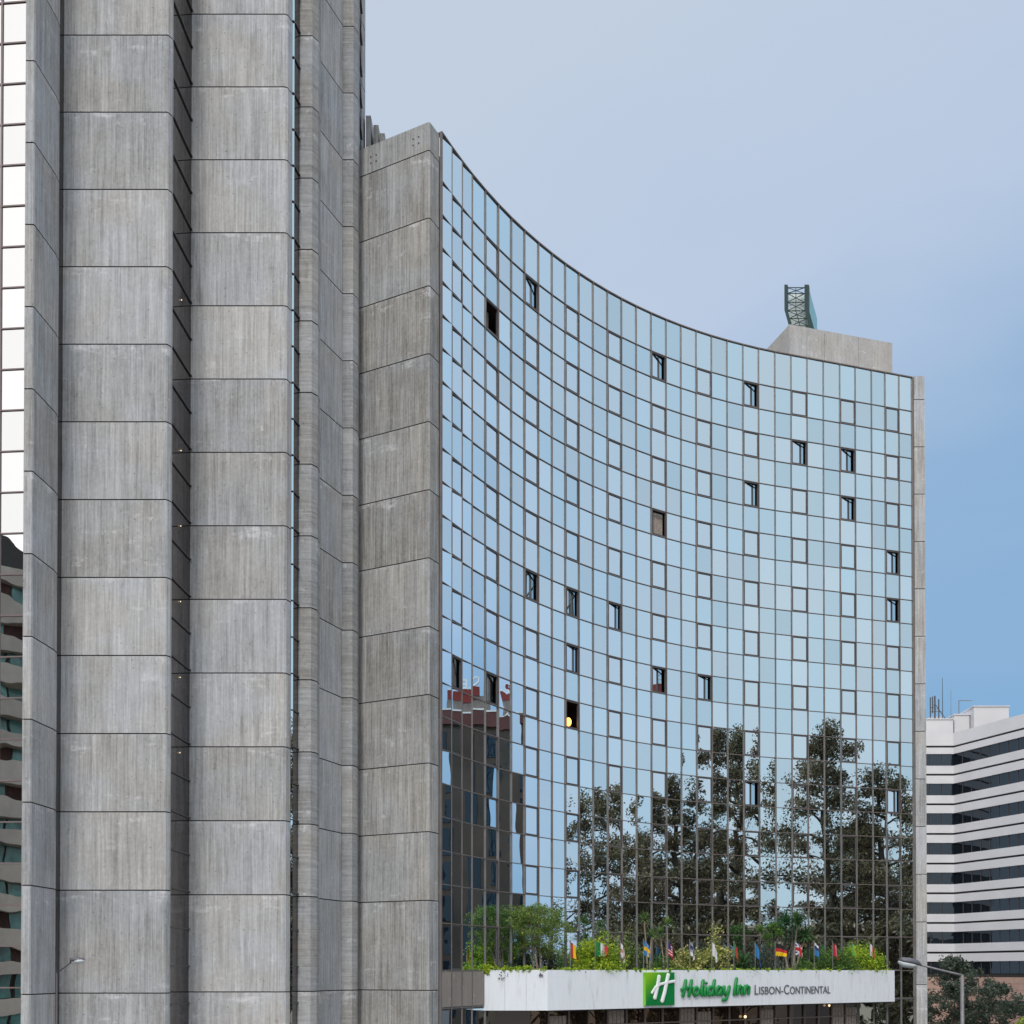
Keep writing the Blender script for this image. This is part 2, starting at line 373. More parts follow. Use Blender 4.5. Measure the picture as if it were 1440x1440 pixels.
# ------------------------------------------------------------------ concave glass wing
G = [(-3.181, 48.855), (-2.772, 49.741), (-2.337, 50.63), (-1.896, 51.478), (-1.299, 52.519), (-0.683, 53.521), (-0.047, 54.477), (0.619, 55.402), (1.346, 56.338), (2.074, 57.209), (2.811, 58.027), (3.577, 58.819), (4.396, 59.606), (5.246, 60.366), (6.095, 61.071), (6.994, 61.762), (7.914, 62.419), (8.855, 63.039), (9.801, 63.614), (10.773, 64.157), (11.765, 64.666), (12.777, 65.139), (13.816, 65.582), (14.847, 65.981), (15.915, 66.355), (16.979, 66.689), (18.042, 67.016), (19.132, 67.351), (20.244, 67.693), (21.298, 68.017), (22.423, 68.363), (23.365, 68.652), (24.343, 68.952), (25.29, 69.244)]
ROWS = [37.53] + [35.38 - 1.5*k for k in range(22)] + [2.15, .05]
wing = empty('hotel_wing', (8, 60, GROUND), 'concave hotel wing clad in blue mirror glass panes between two concrete end walls', 'building')
def wn(c):       # outward normal (towards the street) of column c
    a = Vector(G[c]); b_ = Vector(G[c+1]); d = (b_-a).normalized(); return Vector((d.y, -d.x))
rng = random.Random(11)
panes = MB(); warped = MB()
WCOLS = list(range(1, 33, 3)); WROWS = list(range(1, 23, 2)) + [23]
OPEN = {(4,3):'wide', (7,1):'ajar', (16,1):'ajar', (22,1):'ajar', (25,3):'ajar', (28,3):'ajar', (22,5):'ajar', (16,7):'curtain', (28,5):'ajar',
        (31,7):'ajar', (31,9):'ajar', (7,11):'ajar', (10,11):'ajar', (13,11):'ajar', (10,13):'ajar', (1,15):'ajar', (4,15):'ajar', (16,13):'ajar',
        (19,13):'ajar', (10,15):'lamp', (22,17):'ajar', (31,17):'ajar'}
FLAT = Vector((math.cos(R(59)), math.sin(R(59))))
def pane_quad(mb, c, z0, z1, t=.0014, m0=0, m1=0):
    a = Vector(G[c]); b_ = Vector(G[c+1]); n = wn(c); d = (b_-a).normalized()
    if c <= 4:      # the first bay of the curve is glazed flat
        mid = (a+b_)/2; hl_ = (b_-a).length/2; a = mid - FLAT*hl_; b_ = mid + FLAT*hl_; d = FLAT; n = Vector((d.y, -d.x))
    a = a + d*m0; b_ = b_ - d*m1
    th = rng.gauss(0, t*1.5); tv = rng.gauss(0, t)
    def P(p, s, z, v): q = p + n*(s*th + v*tv); return (q.x, q.y, z)
    mb.quad(P(a,-1,z0,-1), P(b_,1,z0,-1), P(b_,1,z1,1), P(a,-1,z1,1))
for c in range(33):
    for r_ in range(24):
        if c in WCOLS and r_ in WROWS: continue
        pane_quad(warped if (c == 5 and r_ > 14) else panes, c, ROWS[r_+1], ROWS[r_])
    # ground floor glass, dark panels over the first columns
    for z0, z1 in ((-4.9, -1.75), (-7.9, -4.95)): pane_quad(warped, c, z0, z1)
    if c > 3: pane_quad(panes, c, -1.66, ROWS[24])
panes.build('glazing', M_glass, wing); warped.build('glazing', M_glass_wavy, wing)
grid = MB()
for c in range(34):
    n = (wn(min(c, 32)) + wn(max(c-1, 0))).normalized(); p = Vector(G[c]) + n*.02
    w = .040 if c not in (0, 33) else .12
    d = Vector((-n.y, n.x, 0)); 
    M = Matrix(((d.x, n.x, 0, p.x), (d.y, n.y, 0, p.y), (0, 0, 1, 0), (0, 0, 0, 1)))
    grid.box(-w/2, w/2, -.04, .045, GROUND, ROWS[0]-.01, M)
for r_, z in enumerate(ROWS[1:] + [-1.66, -4.92]):
    for c in range(33):
        n = wn(c); a = Vector(G[c]) + n*.018; b_ = Vector(G[c+1]) + n*.018
        grid.bar((a.x, a.y, z), (b_.x, b_.y, z), .06, .036)
grid.build('mullion_grid', M_mull, wing)
cap = MB()
for c in range(33):
    n = wn(c); a = Vector(G[c]) - n*.06; b_ = Vector(G[c+1]) - n*.06
    cap.bar((a.x, a.y, ROWS[0]+.01), (b_.x, b_.y, ROWS[0]+.01), .26, .06)
cap.build('parapet_cap', M_mull, wing)
for c in range(4):
    sp = MB(); a = Vector(G[c]); b_ = Vector(G[c+1]); n = wn(c); d = (b_-a).normalized()
    for s_, q_ in ((a + d*.055, b_ - d*.055),):
        sp.prism([tuple(s_ + n*.055), tuple(q_ + n*.055), tuple(q_ - n*.05), tuple(s_ - n*.05)], -1.60, .0)
    sp.build('spandrel_panel', M_span, wing)

# operable windows, the hundred largest as parts and the rest as one
F_, TH_, H_ = 1550.0, .012, 1366.0
def area_of(c, r_):
    a, b_ = G[c], G[c+1]
    xa = F_*a[0]/a[1]; xb = F_*b_[0]/b_[1]
    return (xb-xa)*F_*(ROWS[r_]-ROWS[r_+1])/((a[1]+b_[1])/2)
cells = sorted([(c, r_) for c in WCOLS for r_ in WROWS], key=lambda t: (t not in OPEN, -area_of(*t)))
def frame_geo(mb, c, z0, z1):
    a = Vector(G[c]); b_ = Vector(G[c+1]); n = wn(c); d = (b_-a).normalized(); w = .062
    ln = (b_-a).length
    M = Matrix(((d.x, n.x, 0, a.x), (d.y, n.y, 0, a.y), (0, 0, 1, 0), (0, 0, 0, 1)))
    mb.box(.034, .034+w, -.06, .035, z0+.03, z1-.03, M); mb.box(ln-.034-w, ln-.034, -.06, .035, z0+.03, z1-.03, M)
    mb.box(.034+w, ln-.034-w, -.058, .033, z0+.028, z0+.03+w, M); mb.box(.034+w, ln-.034-w, -.058, .033, z1-.03-w, z1-.028, M)
    return M, ln, w
for i, (c, r_) in enumerate(cells[:100]):
    z0, z1 = ROWS[r_+1], ROWS[r_]
    mb = MB(); M, ln, w = frame_geo(mb, c, z0, z1)
    win = mb.build('window', M_frame, wing)
    st = OPEN.get((c, r_))
    x0, x1 = .034+w, ln-.034-w; za, zb = z0+.03+w, z1-.03-w
    pm = MB()
    if st is None:
        th = rng.gauss(0, .002); tv = rng.gauss(0, .002)
        if c <= 4: th += math.tan(R(math.degrees(math.atan2(G[c+1][1]-G[c][1], G[c+1][0]-G[c][0])) - 59))*(x1-x0)/2
        P = lambda x, s, z, v: tuple(M @ Vector((x, -.005 + s*th + v*tv, z)))
        pm.quad(P(x0,-1,za,-1), P(x1,1,za,-1), P(x1,1,zb,1), P(x0,-1,zb,1))
        pm.build('pane', M_glass, win)
    else:
        win['label'] = {'ajar': 'window hinged ajar with a dark gap on its right', 'wide': 'window opened wide onto a dark room',
                        'curtain': 'window opened wide onto pale curtains', 'lamp': 'window opened wide with a lit orange lamp inside'}[st]
        ang = R(rng.uniform(13, 19) if c > 14 else rng.uniform(9, 12)) if st == 'ajar' else R(82)
        w_ = x1-x0
        hx = x0 + math.cos(ang)*w_; hy = -.02 - math.sin(ang)*w_
        pm.quad(*[tuple(M @ Vector(p)) for p in ((x0,-.02,za),(hx,hy,za),(hx,hy,zb),(x0,-.02,zb))])
        pm.build('pane', M_glass, win)
        rm = MB(); rx0, rx1 = x0-.5, x1+2.0
        q = [Vector(p) for p in ((rx0,-.09,za-.3),(rx1,-.09,za-.3),(rx1,-3.4,za-.3),(rx0,-3.4,za-.3),(rx0,-.09,zb+.4),(rx1,-.09,zb+.4),(rx1,-3.4,zb+.4),(rx0,-3.4,zb+.4))]
        rm.add([tuple(M @ p) for p in q], [(0,1,2,3),(4,7,6,5),(1,5,6,2),(2,6,7,3),(3,7,4,0)])
        rm.build('room_interior', M_room, win)
        if st in ('curtain', 'wide', 'lamp') or rng.random() < .5:
            cm = MB(); n_ = 14; xs = [x0 + (x1-x0)*(k/n_) for k in range(n_+1)]
            if st in ('wide', 'ajar'): xs = [x0 + (x1-x0)*(.72 + .28*k/n_) for k in range(n_+1)]
            if st == 'curtain': xs = [x0 + (x1-x0)*(.12 + .88*k/n_) for k in range(n_+1)]
            if st == 'lamp': xs = [x0 + (x1-x0)*(.0 + .3*k/n_) for k in range(n_+1)]
            for k in range(n_):
                cd = .22 if st == 'curtain' else .5
                y0_, y1_ = -cd - .06*(k % 2), -cd - .06*((k+1) % 2)
                cm.add([tuple(M @ Vector(p)) for p in ((xs[k],y0_,za),(xs[k+1],y1_,za),(xs[k+1],y1_,zb),(xs[k],y0_,zb))], [(0,1,2,3)])
            cm.build('curtain', M_curtain, win)
        if st == 'lamp':
            lm = MB(); p = M @ Vector((x0+.60*(x1-x0), -.35, za+.35)); lm.ball(p, .17, 1, 1, 1.4, 10, 6); lm.tube([p-Vector((0,0,.3)), p-Vector((0,0,.1))], .03, 6)
            lm.build('lamp', M_lampglow, win)
rest = MB(); rp = []
for c, r_ in cells[100:]:
    rest.cur = 0
    M, ln, w = frame_geo(rest, c, ROWS[r_+1], ROWS[r_]); rest.cur = 1
    th = rng.gauss(0, .002)
    if c <= 4: th += math.tan(R(math.degrees(math.atan2(G[c+1][1]-G[c][1], G[c+1][0]-G[c][0])) - 59))*(ln-.2)/2
    rest.quad(*[tuple(M @ Vector(p)) for p in ((.1,-.005-th,ROWS[r_+1]+.1),(ln-.1,-.005+th,ROWS[r_+1]+.1),(ln-.1,-.005+th,ROWS[r_]-.1),(.1,-.005-th,ROWS[r_]-.1))])
o = rest.build('window', [M_frame, M_glass], wing); o['kind'] = 'stuff'

# end walls, roof, back
FT = 37.35
concrete_column('end_wall', [(-6.955-2.6,51.06),(-6.955,49.70),(-3.70,48.04),(-3.60,48.06),(-3.275,48.70),(-3.25,48.80),(-3.55,49.0),(-6.6,50.65),(-9.3,51.9)], GROUND, FT, M_conc_end, wing,
                joints=[-3.8,-.83]+[3.1+3*k for k in range(12)])
for cx_, cz_ in ((-6.25, 36.68), (-4.25, 36.72)):
    for i in (-1, 1):
        for j in (-1, 1):
            x = cx_ + i*.13; y = 48.04 + (x+3.70)*(-1.66/3.255) - .004
            h = MB(); h.tube([(x, y-.012, cz_+j*.14), (x, y+.03, cz_+j*.14)], .035, 8); h.build('anchor_hole', M_groove, wing)
concrete_column('end_wall', [(25.38,69.16),(26.05,69.16),(26.05,80),(25.38,80)], GROUND, 37.6, M_conc, wing, joints=[-3.8,-.83]+[3.1+3*k for k in range(12)])
rf = MB(); fp = [G[c] for c in range(34)]; fp = [(x - wn(min(i,32)).x*.35, y - wn(min(i,32)).y*.35) for i, (x, y) in enumerate(fp)] + [(25.3, 80), (-9, 80), (-9, 52), (-3.6, 49.2)]
rf.prism(fp, 36.6, 36.9); rf.build('roof', M_roofing, wing)
bk = MB(); bk.box(-9, 25.3, 79.6, 80, GROUND, 37.3); bk.box(-9.0, -8.7, 52, 79.6, GROUND, 37.3); bk.build('rear_wall', M_conc, wing)
# penthouse block on the right half of the roof, turned with the facade
Mb = Matrix.Translation((18.5, 73.0, 0)) @ Matrix.Rotation(R(16.0), 4, 'Z')
ph = MB()
for k in range(3):
    ph.box(k*2.64 + (.012 if k else 0), (k+1)*2.64 - (.012 if k < 2 else 0), 0, .3, 36.9, 43.15, Mb)
ph.box(.002, .3, .3, 8.8, 36.9, 43.15, Mb); ph.box(7.62, 7.918, .3, 8.8, 36.9, 43.15, Mb); ph.box(.3, 7.62, 8.5, 8.8, 36.9, 43.15, Mb)
ph.box(.29, 7.63, .28, 8.52, 42.7, 43.0, Mb)
ph.build('penthouse', M_conc_box, wing)
# concrete blades standing on the roof beside the tower
for x, t in ((-6.82, 40.75), (-6.46, 40.3), (-6.16, 39.9)):
    q = MB(); q.prism([(x-.14, 52.0), (x+.10, 52.0), (x+.14, 54.2), (x-.10, 54.2)], 36.9, t); q.build('roof_blade', M_conc_end, wing)
rebase(wing)

# rooftop advertising sign seen end-on, on the penthouse
sg_ = empty('rooftop_sign', (19.3, 74.2, 43.15), 'edge-on teal rooftop sign frame with silver lattice on concrete penthouse', 'sign')
dr_ = Vector((.40, .916, 0)).normalized()
def slab(x0, name, depth, mat, th=.26):
    m = MB(); prof = [(0, 46.45), (0, 44.72), (.43, 43.16)]
    pts = [(x0+p[0], p[1]) for p in prof]
    for i in range(2):
        (xa, za), (xb, zb) = pts[i], pts[i+1]
        vs = []
        for yy in (0, 1):
            o_ = dr_*(depth*yy)
            vs += [(xa+o_.x, 74.0+o_.y, za), (xa+th+o_.x, 74.0+o_.y, za), (xb+th+o_.x, 74.0+o_.y, zb), (xb+o_.x, 74.0+o_.y, zb)]
        m.add(vs, [(0,1,2,3)[::-1],(4,5,6,7),(0,4,5,1),(1,5,6,2),(2,6,7,3),(3,7,4,0)])
    return m.build(name, mat, sg_)
slab(18.42, 'edge_frame', .35, M_teal, .22); slab(19.78, 'edge_frame', .35, M_teal, .30)
m = MB()
for i, (za, zb, xa, xb) in enumerate(((46.42, 44.72, 20.02, 20.02), (44.72, 43.16, 20.02, 20.45))):
    o_ = dr_*4.2; i_ = dr_*.36
    m.add([(xa+i_.x, 74.0+i_.y, za), (xa+o_.x, 74.0+o_.y, za-0.0), (xb+o_.x, 74.0+o_.y, zb), (xb+i_.x, 74.0+i_.y, zb),
           (xa+i_.x-.06, 74.0+i_.y, za), (xa+o_.x-.06, 74.0+o_.y, za), (xb+o_.x-.06, 74.0+o_.y, zb), (xb+i_.x-.06, 74.0+i_.y, zb)],
          [(0,3,2,1),(4,5,6,7),(0,1,5,4),(1,2,6,5),(2,3,7,6),(3,0,4,7)])
m.build('sign_face', M_tealpane, sg_)
m = MB()
for d in (0.05,):
    o_ = dr_*d
    A = lambda x, z: (x+o_.x, 74.05+o_.y, z)
    zs = [43.2, 43.7, 44.2, 44.72, 45.3, 45.9, 46.3]
    for k, z in enumerate(zs):
        off = .43*(max(0, 44.72-z)/1.56)
        m.bar(A(18.62+off, z), A(19.8+off, z), .045)
        if k < len(zs)-1:
            o2 = .43*(max(0, 44.72-zs[k+1])/1.56)
            m.bar(A(18.62+off, z), A(19.8+o2, zs[k+1]), .045); m.bar(A(19.8+off, z), A(18.62+o2, zs[k+1]), .03)
            m.bar(A(19.2+off, z), A(19.2+o2, zs[k+1]), .04)
m.build('truss', M_teal, sg_)
m = MB(); o_ = dr_*.75
for (za, zb, xa, xb) in ((46.3, 44.73, 18.62, 18.62), (44.72, 43.2, 18.62, 19.05)):
    m.add([(xa+o_.x,74+o_.y,za),(xa+o_.x+1.2,74+o_.y,za),(xb+o_.x+1.2,74+o_.y,zb),(xb+o_.x,74+o_.y,zb),(xa+o_.x,74.05+o_.y,za),(xa+o_.x+1.2,74.05+o_.y,za),(xb+o_.x+1.2,74.05+o_.y,zb),(xb+o_.x,74.05+o_.y,zb)],
      [(0,3,2,1),(4,5,6,7),(0,1,5,4),(1,2,6,5),(2,3,7,6),(3,0,4,7)])
m.build('backing_sheet', M_mintpane, sg_)
rebase(sg_)

# ------------------------------------------------------------------ entrance canopy with the sign fascia
C1 = Vector((1.69, 52.4)); C2 = Vector((23.6, 68.0)); CD = (C2-C1).normalized(); CN = Vector((-CD.y, CD.x)); CL = (C2-C1).length
def cp(s, off, z): q = C1 + CD*s + CN*off; return Vector((q.x, q.y, z))
MC = Matrix(((CD.x, CN.x, 0, C1.x), (CD.y, CN.y, 0, C1.y), (0, 0, 1, 0), (0, 0, 0, 1)))
canopy = empty('entrance_canopy', (8, 57, -1.86), 'white entrance canopy fascia carrying the green hotel sign below the glass wing', 'canopy')
Z0, Z1 = -1.86, .07
fs_ = MB()
n_ = 12
for k in range(n_): fs_.box(CL*k/n_ + (.004 if k else 0), CL*(k+1)/n_ - (.004 if k < n_-1 else 0), 0, .12, Z0, Z1, MC)
fs_.box(CL-.12, CL, .122, 1.6, Z0, Z1, MC)
for k in range(3): fs_.box(-1.36 + 1.017*k + .004, -1.36 + 1.017*(k+1) - (.004 if k < 2 else .0), 52.4, 52.52, Z0, Z1)
fs_.build('fascia', M_white, canopy)
ft = MB(); ft.box(.13, CL-.13, .125, .22, Z0-.06, Z0+.1, MC); ft.build('drip_edge', M_soffit, canopy)
# roof deck filling the space back to the glass
deck = [(-1.3, 52.53), (1.66, 52.53)] + [tuple((C1+CD*s+CN*.13)) for s in (0.2, CL-.13)] + [(23.3, 68.45)] + [(G[c][0]+wn(c).x*.08, G[c][1]+wn(c).y*.08) for c in range(30, 4, -1)]
dk = MB(); dk.prism(deck, -.75, -.45); dk.build('roof_deck', M_roofing, canopy)
sf = MB(); sf.prism(deck, -1.80, -1.76); sf.build('soffit', M_soffit, canopy)
# logo panel
lg = MB(); lg.box(6.16, 8.14, -.14, -.002, -1.74, -.05, MC)
logo = lg.build('logo_panel', M_green, canopy)
nt = M_green.node_tree
def logo_mat():
    m, nt, b = new_mat('logo_green_blend')
    tc = N(nt, 'ShaderNodeTexCoord'); sp_ = N(nt, 'ShaderNodeSeparateXYZ'); L(nt, tc, 'Generated', sp_, 'Vector')
    a = N(nt, 'ShaderNodeMath', operation='SUBTRACT'); L(nt, sp_, 'X', a, 0); L(nt, sp_, 'Z', a, 1)
    mr = N(nt, 'ShaderNodeMapRange'); mr.inputs['From Min'].default_value = -.9; mr.inputs['From Max'].default_value = .0; L(nt, a, 0, mr, 'Value')
    r = ramp(nt, [(0, (.30, .60, .02)), (.55, (.08, .36, .02)), (1, (.004, .21, .05))]); L(nt, mr, 'Result', r, 'Fac'); L(nt, r, 'Color', b, 'Base Color')
    b.inputs['Roughness'].default_value = .3; return m
logo.data.materials[0] = logo_mat()
ed = MB(); ed.box(6.09, 6.158, -.135, -.003, -1.74, -.05, MC); ed.build('logo_edge', M_greenlight, canopy)
def stroke(mb, pts, rad, off, sq=.6):
    """rounded flat stroke standing on the fascia; pts are (s, z)"""
    n0 = len(mb.v)
    P = [Vector((s, off, z)) for s, z in pts]
    r_ = [rad*.55] + [rad]*len(P) + [rad*.55]
    d0 = (P[0]-P[1]).normalized()*rad*.6; d1 = (P[-1]-P[-2]).normalized()*rad*.6
    mb.tube([P[0]+d0] + P + [P[-1]+d1], r_, 8)
    for i in range(n0, len(mb.v)):
        x, y, z = mb.v[i]; mb.v[i] = tuple(MC @ Vector((x, off + (y-off)*sq, z)))
LW, LH = 1.98, 1.69
def lp(u, v): return (6.16 + u*LW, -1.74 + v*LH)
hl = MB()
stroke(hl, [lp(.44,.88), lp(.41,.70), lp(.35,.45), lp(.29,.22)], .115, -.17)
stroke(hl, [lp(.76,.93), lp(.70,.70), lp(.63,.40), lp(.54,.12)], .115, -.18)
stroke(hl, [lp(.18,.38), lp(.30,.55), lp(.48,.64), lp(.70,.69), lp(.98,.73)], .075, -.19)
hl.build('logo_letter', M_letterwhite, canopy)
# script lettering, unit box: x-height 1, baseline 0
GL = {
 'H': ([[(.25,1.75),(.12,0)], [(1.0,1.75),(.87,0)], [(-.15,.75),(.5,.95),(1.15,.9)]], 1.35),
 'o': ([[(.45,.95),(.12,.8),(.05,.4),(.3,.05),(.65,.15),(.75,.6),(.45,.95)]], .98),
 'l': ([[(.22,1.7),(.12,.4),(.3,.02)]], .42),
 'i': ([[(.2,.95),(.12,.3),(.3,.02)], [(.26,1.4),(.25,1.38)]], .45),
 'd': ([[(.7,.85),(.35,.95),(.05,.6),(.1,.15),(.45,.05),(.72,.35)], [(.86,1.7),(.74,.5),(.9,.02)]], 1.12),
 'a': ([[(.72,.8),(.4,.97),(.07,.6),(.12,.12),(.48,.08),(.72,.5)], [(.76,.9),(.72,.4),(.92,.02)]], 1.05),
 'y': ([[(.1,.95),(.12,.3),(.4,.08),(.72,.4)], [(.82,.95),(.72,.1),(.5,-.55),(.1,-.55)]], 1.1),
 'I': ([[(.25,1.85),(.15,0)]], .5),
 'n': ([[(.1,.95),(.08,0)], [(.1,.6),(.4,.97),(.68,.8),(.66,.05)]], .98),
 ' ': ([], .35)}
word = 'Holiday Inn'; tot = sum(GL[ch][1] for ch in word)
s0, s1, zb_, xh = 8.62, 13.85, -1.30, .475
k_ = (s1-s0)/(tot+.1); cur = s0+.1
for pi in range(2):
    pass
for ch in word:
    gl, adv = GL[ch]
    if gl:
        lm = MB()
        for st_ in gl:
            stroke(lm, [(cur + p[0]*k_ + p[1]*xh*.16, zb_ + p[1]*xh + (cur-s0)*.012) for p in st_], .100, -.10, .8)
        o = lm.build('sign_letter', M_green, canopy, smooth=True)
    cur += adv*k_
def text_mesh(body, size):
    cu = bpy.data.curves.new('t', 'FONT'); cu.body = body; cu.size = size; cu.extrude = .015; cu.offset = -.004
    to = bpy.data.objects.new('t', cu); COL.objects.link(to)
    dg = bpy.context.evaluated_depsgraph_get(); dg.update()
    me = bpy.data.meshes.new_from_object(to.evaluated_get(dg))
    bpy.data.objects.remove(to); bpy.data.curves.remove(cu)
    return me
def place_text(body, s0, s1, z0, h, parent, mat, name='lettering', frame=None, off=-.04):
    me = text_mesh(body, 1.0); xs = [v.co.x for v in me.vertices]; ys = [v.co.y for v in me.vertices]
    x0, x1, y0, y1 = min(xs), max(xs), min(ys), max(ys)
    for v in me.vertices:
        x, y, z = v.co; v.co = (frame or MC) @ Vector((s0 + (x-x0)/(x1-x0)*(s1-s0), off - z, z0 + (y-y0)/(y1-y0)*h))
    me.materials.clear(); me.materials.append(mat); me.name = name
    o = bpy.data.objects.new(name, me); COL.objects.link(o); o.parent = parent; return o
place_text('L', 14.30, 14.58, -1.27, .52, canopy, M_greylet)
place_text('ISBON-', 14.66, 16.62, -1.265, .42, canopy, M_greylet)
place_text('C', 16.70, 17.12, -1.28, .52, canopy, M_greylet)
place_text('ONTINENTAL', 17.20, 20.72, -1.275, .42, canopy, M_greylet)
# small camera bracket on the left facet
q = MB(); q.box(1.28, 1.46, 52.28, 52.395, -.22, -.14); q.box(1.33, 1.37, 52.30, 52.39, -.14, -.06); q.build('security_camera', M_lampgrey, canopy)
rebase(canopy)
# recessed entrance front below the canopy
ent = empty('glazed_lobby', tuple(cp(12, 1.4, GROUND)), 'dark glazed entrance front with thin mullions underneath the white canopy', 'lobby')
eg = MB(); er = random.Random(3)
xs_ = [-.2 + i*(CL-.3)/21 for i in range(22)]
for i in range(21):
    t = er.gauss(0, .004)
    eg.quad(*[tuple(MC @ Vector(p)) for p in ((xs_[i],1.4-t,GROUND+.15),(xs_[i+1],1.4+t,GROUND+.15),(xs_[i+1],1.4+t,-1.8),(xs_[i],1.4-t,-1.8))])
eg.quad((-1.33, 53.3, GROUND+.15), (.9, 53.3, GROUND+.15), (.9, 53.3, -1.8), (-1.33, 53.3, -1.8))
eg.build('pane', M_glass_low, ent)
for i in (1, 4, 8, 9, 13, 18, 19):
    q = MB(); w0 = xs_[i]+.12; w1 = xs_[i+1]-.1
    for j in range(8):
        a = w0 + (w1-w0)*j/8; b2 = w0+(w1-w0)*(j+1)/8
        q.box(a, b2-.012, 1.36+.02*(j % 2), 1.378+.02*(j % 2), GROUND+.3, -2.0 - (.2 if i % 2 else .0), MC)
    q.build('blind', [M_curtain], ent)
em = MB()
for i in range(22): em.box(xs_[i]-.04, xs_[i]+.04, 1.28, 1.36, GROUND, -1.8, MC)
em.box(xs_[0], xs_[-1], 1.285, 1.345, -2.75, -2.68, MC)
em.build('mullion_grid', M_mull, ent)
q = MB(); q.ball(MC @ Vector((14.9, 1.22, -2.55)), .085, n=10, m=6); q.build('ceiling_light', M_spot, ent)
q = MB(); q.ball(MC @ Vector((22.2, 1.22, -2.05)), .07, n=10, m=6); q.build('ceiling_light', M_spot, ent)
rebase(ent)

# ------------------------------------------------------------------ plants
def leaves_obj(name, cents, cnt, spread, size, mat, parent, seed, aspect=.45, flat=.35):
    """many small rhombic leaves scattered round clump centres (numpy, one mesh)"""
    r = np.random.default_rng(seed)
    C_ = np.repeat(np.array([c[:3] for c in cents]), cnt, axis=0)
    S_ = np.repeat(np.array([c[3] if len(c) > 3 else spread for c in cents]), cnt)
    n = len(C_)
    d = r.normal(size=(n, 3)); d /= np.linalg.norm(d, axis=1)[:, None]
    rad = r.random(n)**.5
    P = C_ + d*(S_*rad)[:, None]*np.array([1, 1, .8])
    u = r.normal(size=(n, 3)); u[:, 2] -= flat; u /= np.linalg.norm(u, axis=1)[:, None]
    w = np.cross(u, r.normal(size=(n, 3))); w /= np.linalg.norm(w, axis=1)[:, None]
    sz = size*(.6 + .8*r.random(n))
    V = np.stack([P - u*sz[:, None]*.5, P + w*(sz*aspect*.5)[:, None], P + u*sz[:, None]*.5, P - w*(sz*aspect*.5)[:, None]], axis=1).reshape(-1, 3)
    me = bpy.data.meshes.new(name); me.vertices.add(4*n); me.vertices.foreach_set('co', V.ravel())
    me.loops.add(4*n); me.loops.foreach_set('vertex_index', np.arange(4*n, dtype=np.int32))
    me.polygons.add(n); me.polygons.foreach_set('loop_start', np.arange(0, 4*n, 4, dtype=np.int32))
    me.update(calc_edges=True); me.materials.append(mat)
    o = bpy.data.objects.new(name, me); COL.objects.link(o)
    if parent: o.parent = parent
    return o

def tree(loc, h, cw, trunk_h, seed, leafmat, barkmat, n_limb, clump_r, cnt, leaf, label, cat, group=None, stems=1, name='tree', shape=1.0, rz=0, lean=.15, trunk_r=None):
    r = random.Random(seed); root = empty(name, loc, label, cat, group, rz)
    mb = MB(); cl = []
    tr = trunk_r or h*.018
    for s in range(stems):
        a0 = r.uniform(0, 6.28); bx, by = (0, 0) if stems == 1 else (math.cos(a0)*h*.05, math.sin(a0)*h*.05)
        ln = lean if stems == 1 else .42
        tipx, tipy = math.cos(a0)*cw*ln, math.sin(a0)*cw*ln
        pts = []; K = 8; th = h*(.90 if stems == 1 else .75)
        for k in range(K+1):
            t = k/K; pts.append(Vector((bx+tipx*t+r.uniform(-1,1)*h*.008, by+tipy*t+r.uniform(-1,1)*h*.008, th*t)))
        mb.tube(pts, [tr*(1-.85*k/K)/(1 if stems == 1 else 1.3) for k in range(K+1)], 7)
        for j in range(n_limb):
            t = trunk_h/h + (1-trunk_h/h)*(j+.5)/n_limb*.98
            k = min(K-1, int(t*K)); p = pts[k].lerp(pts[k+1], t*K-k)
            rel = (t*h-trunk_h)/(h-trunk_h)
            reach = cw*.5*(math.sin(math.pi*min(1, max(0, rel*.82+.16)))**.7)*r.uniform(.55, 1.15)*shape
            az = j*2.4 + r.uniform(-.5, .5)
            end = p + Vector((math.cos(az)*reach, math.sin(az)*reach, reach*r.uniform(.15, .7)))
            mid = p.lerp(end, .5) + Vector((r.uniform(-1,1), r.uniform(-1,1), r.uniform(-.5,1)))*reach*.12
            rr = tr*(1-.8*t)*.6
            mb.tube([p, mid, end], [rr, rr*.6, rr*.2], 5)
            cl.append((*end, clump_r*r.uniform(.7, 1.25)))
            for q in range(3):
                b0 = p.lerp(end, r.uniform(.4, .95)); e2 = b0 + Vector((r.uniform(-1,1), r.uniform(-1,1), r.uniform(-.35,.9)))*reach*.42
                mb.tube([b0, e2], [rr*.4, rr*.12], 4); cl.append((*e2, clump_r*r.uniform(.5, 1.1)))
        cl.append((*pts[-1], clump_r))
    mb.build('trunk', barkmat, root, smooth=True)
    leaves_obj('crown', cl, cnt, clump_r, leaf, leafmat, root, seed)
    return root
def copy_tree(src, loc, rz, sc, label):
    r = src.copy(); COL.objects.link(r); r.location = loc; r.rotation_euler = (0, 0, rz); r.scale = (sc[0], sc[0], sc[1])
    r['label'] = label
    for ch in src.children:
        c = ch.copy(); COL.objects.link(c); c.parent = r
    return r
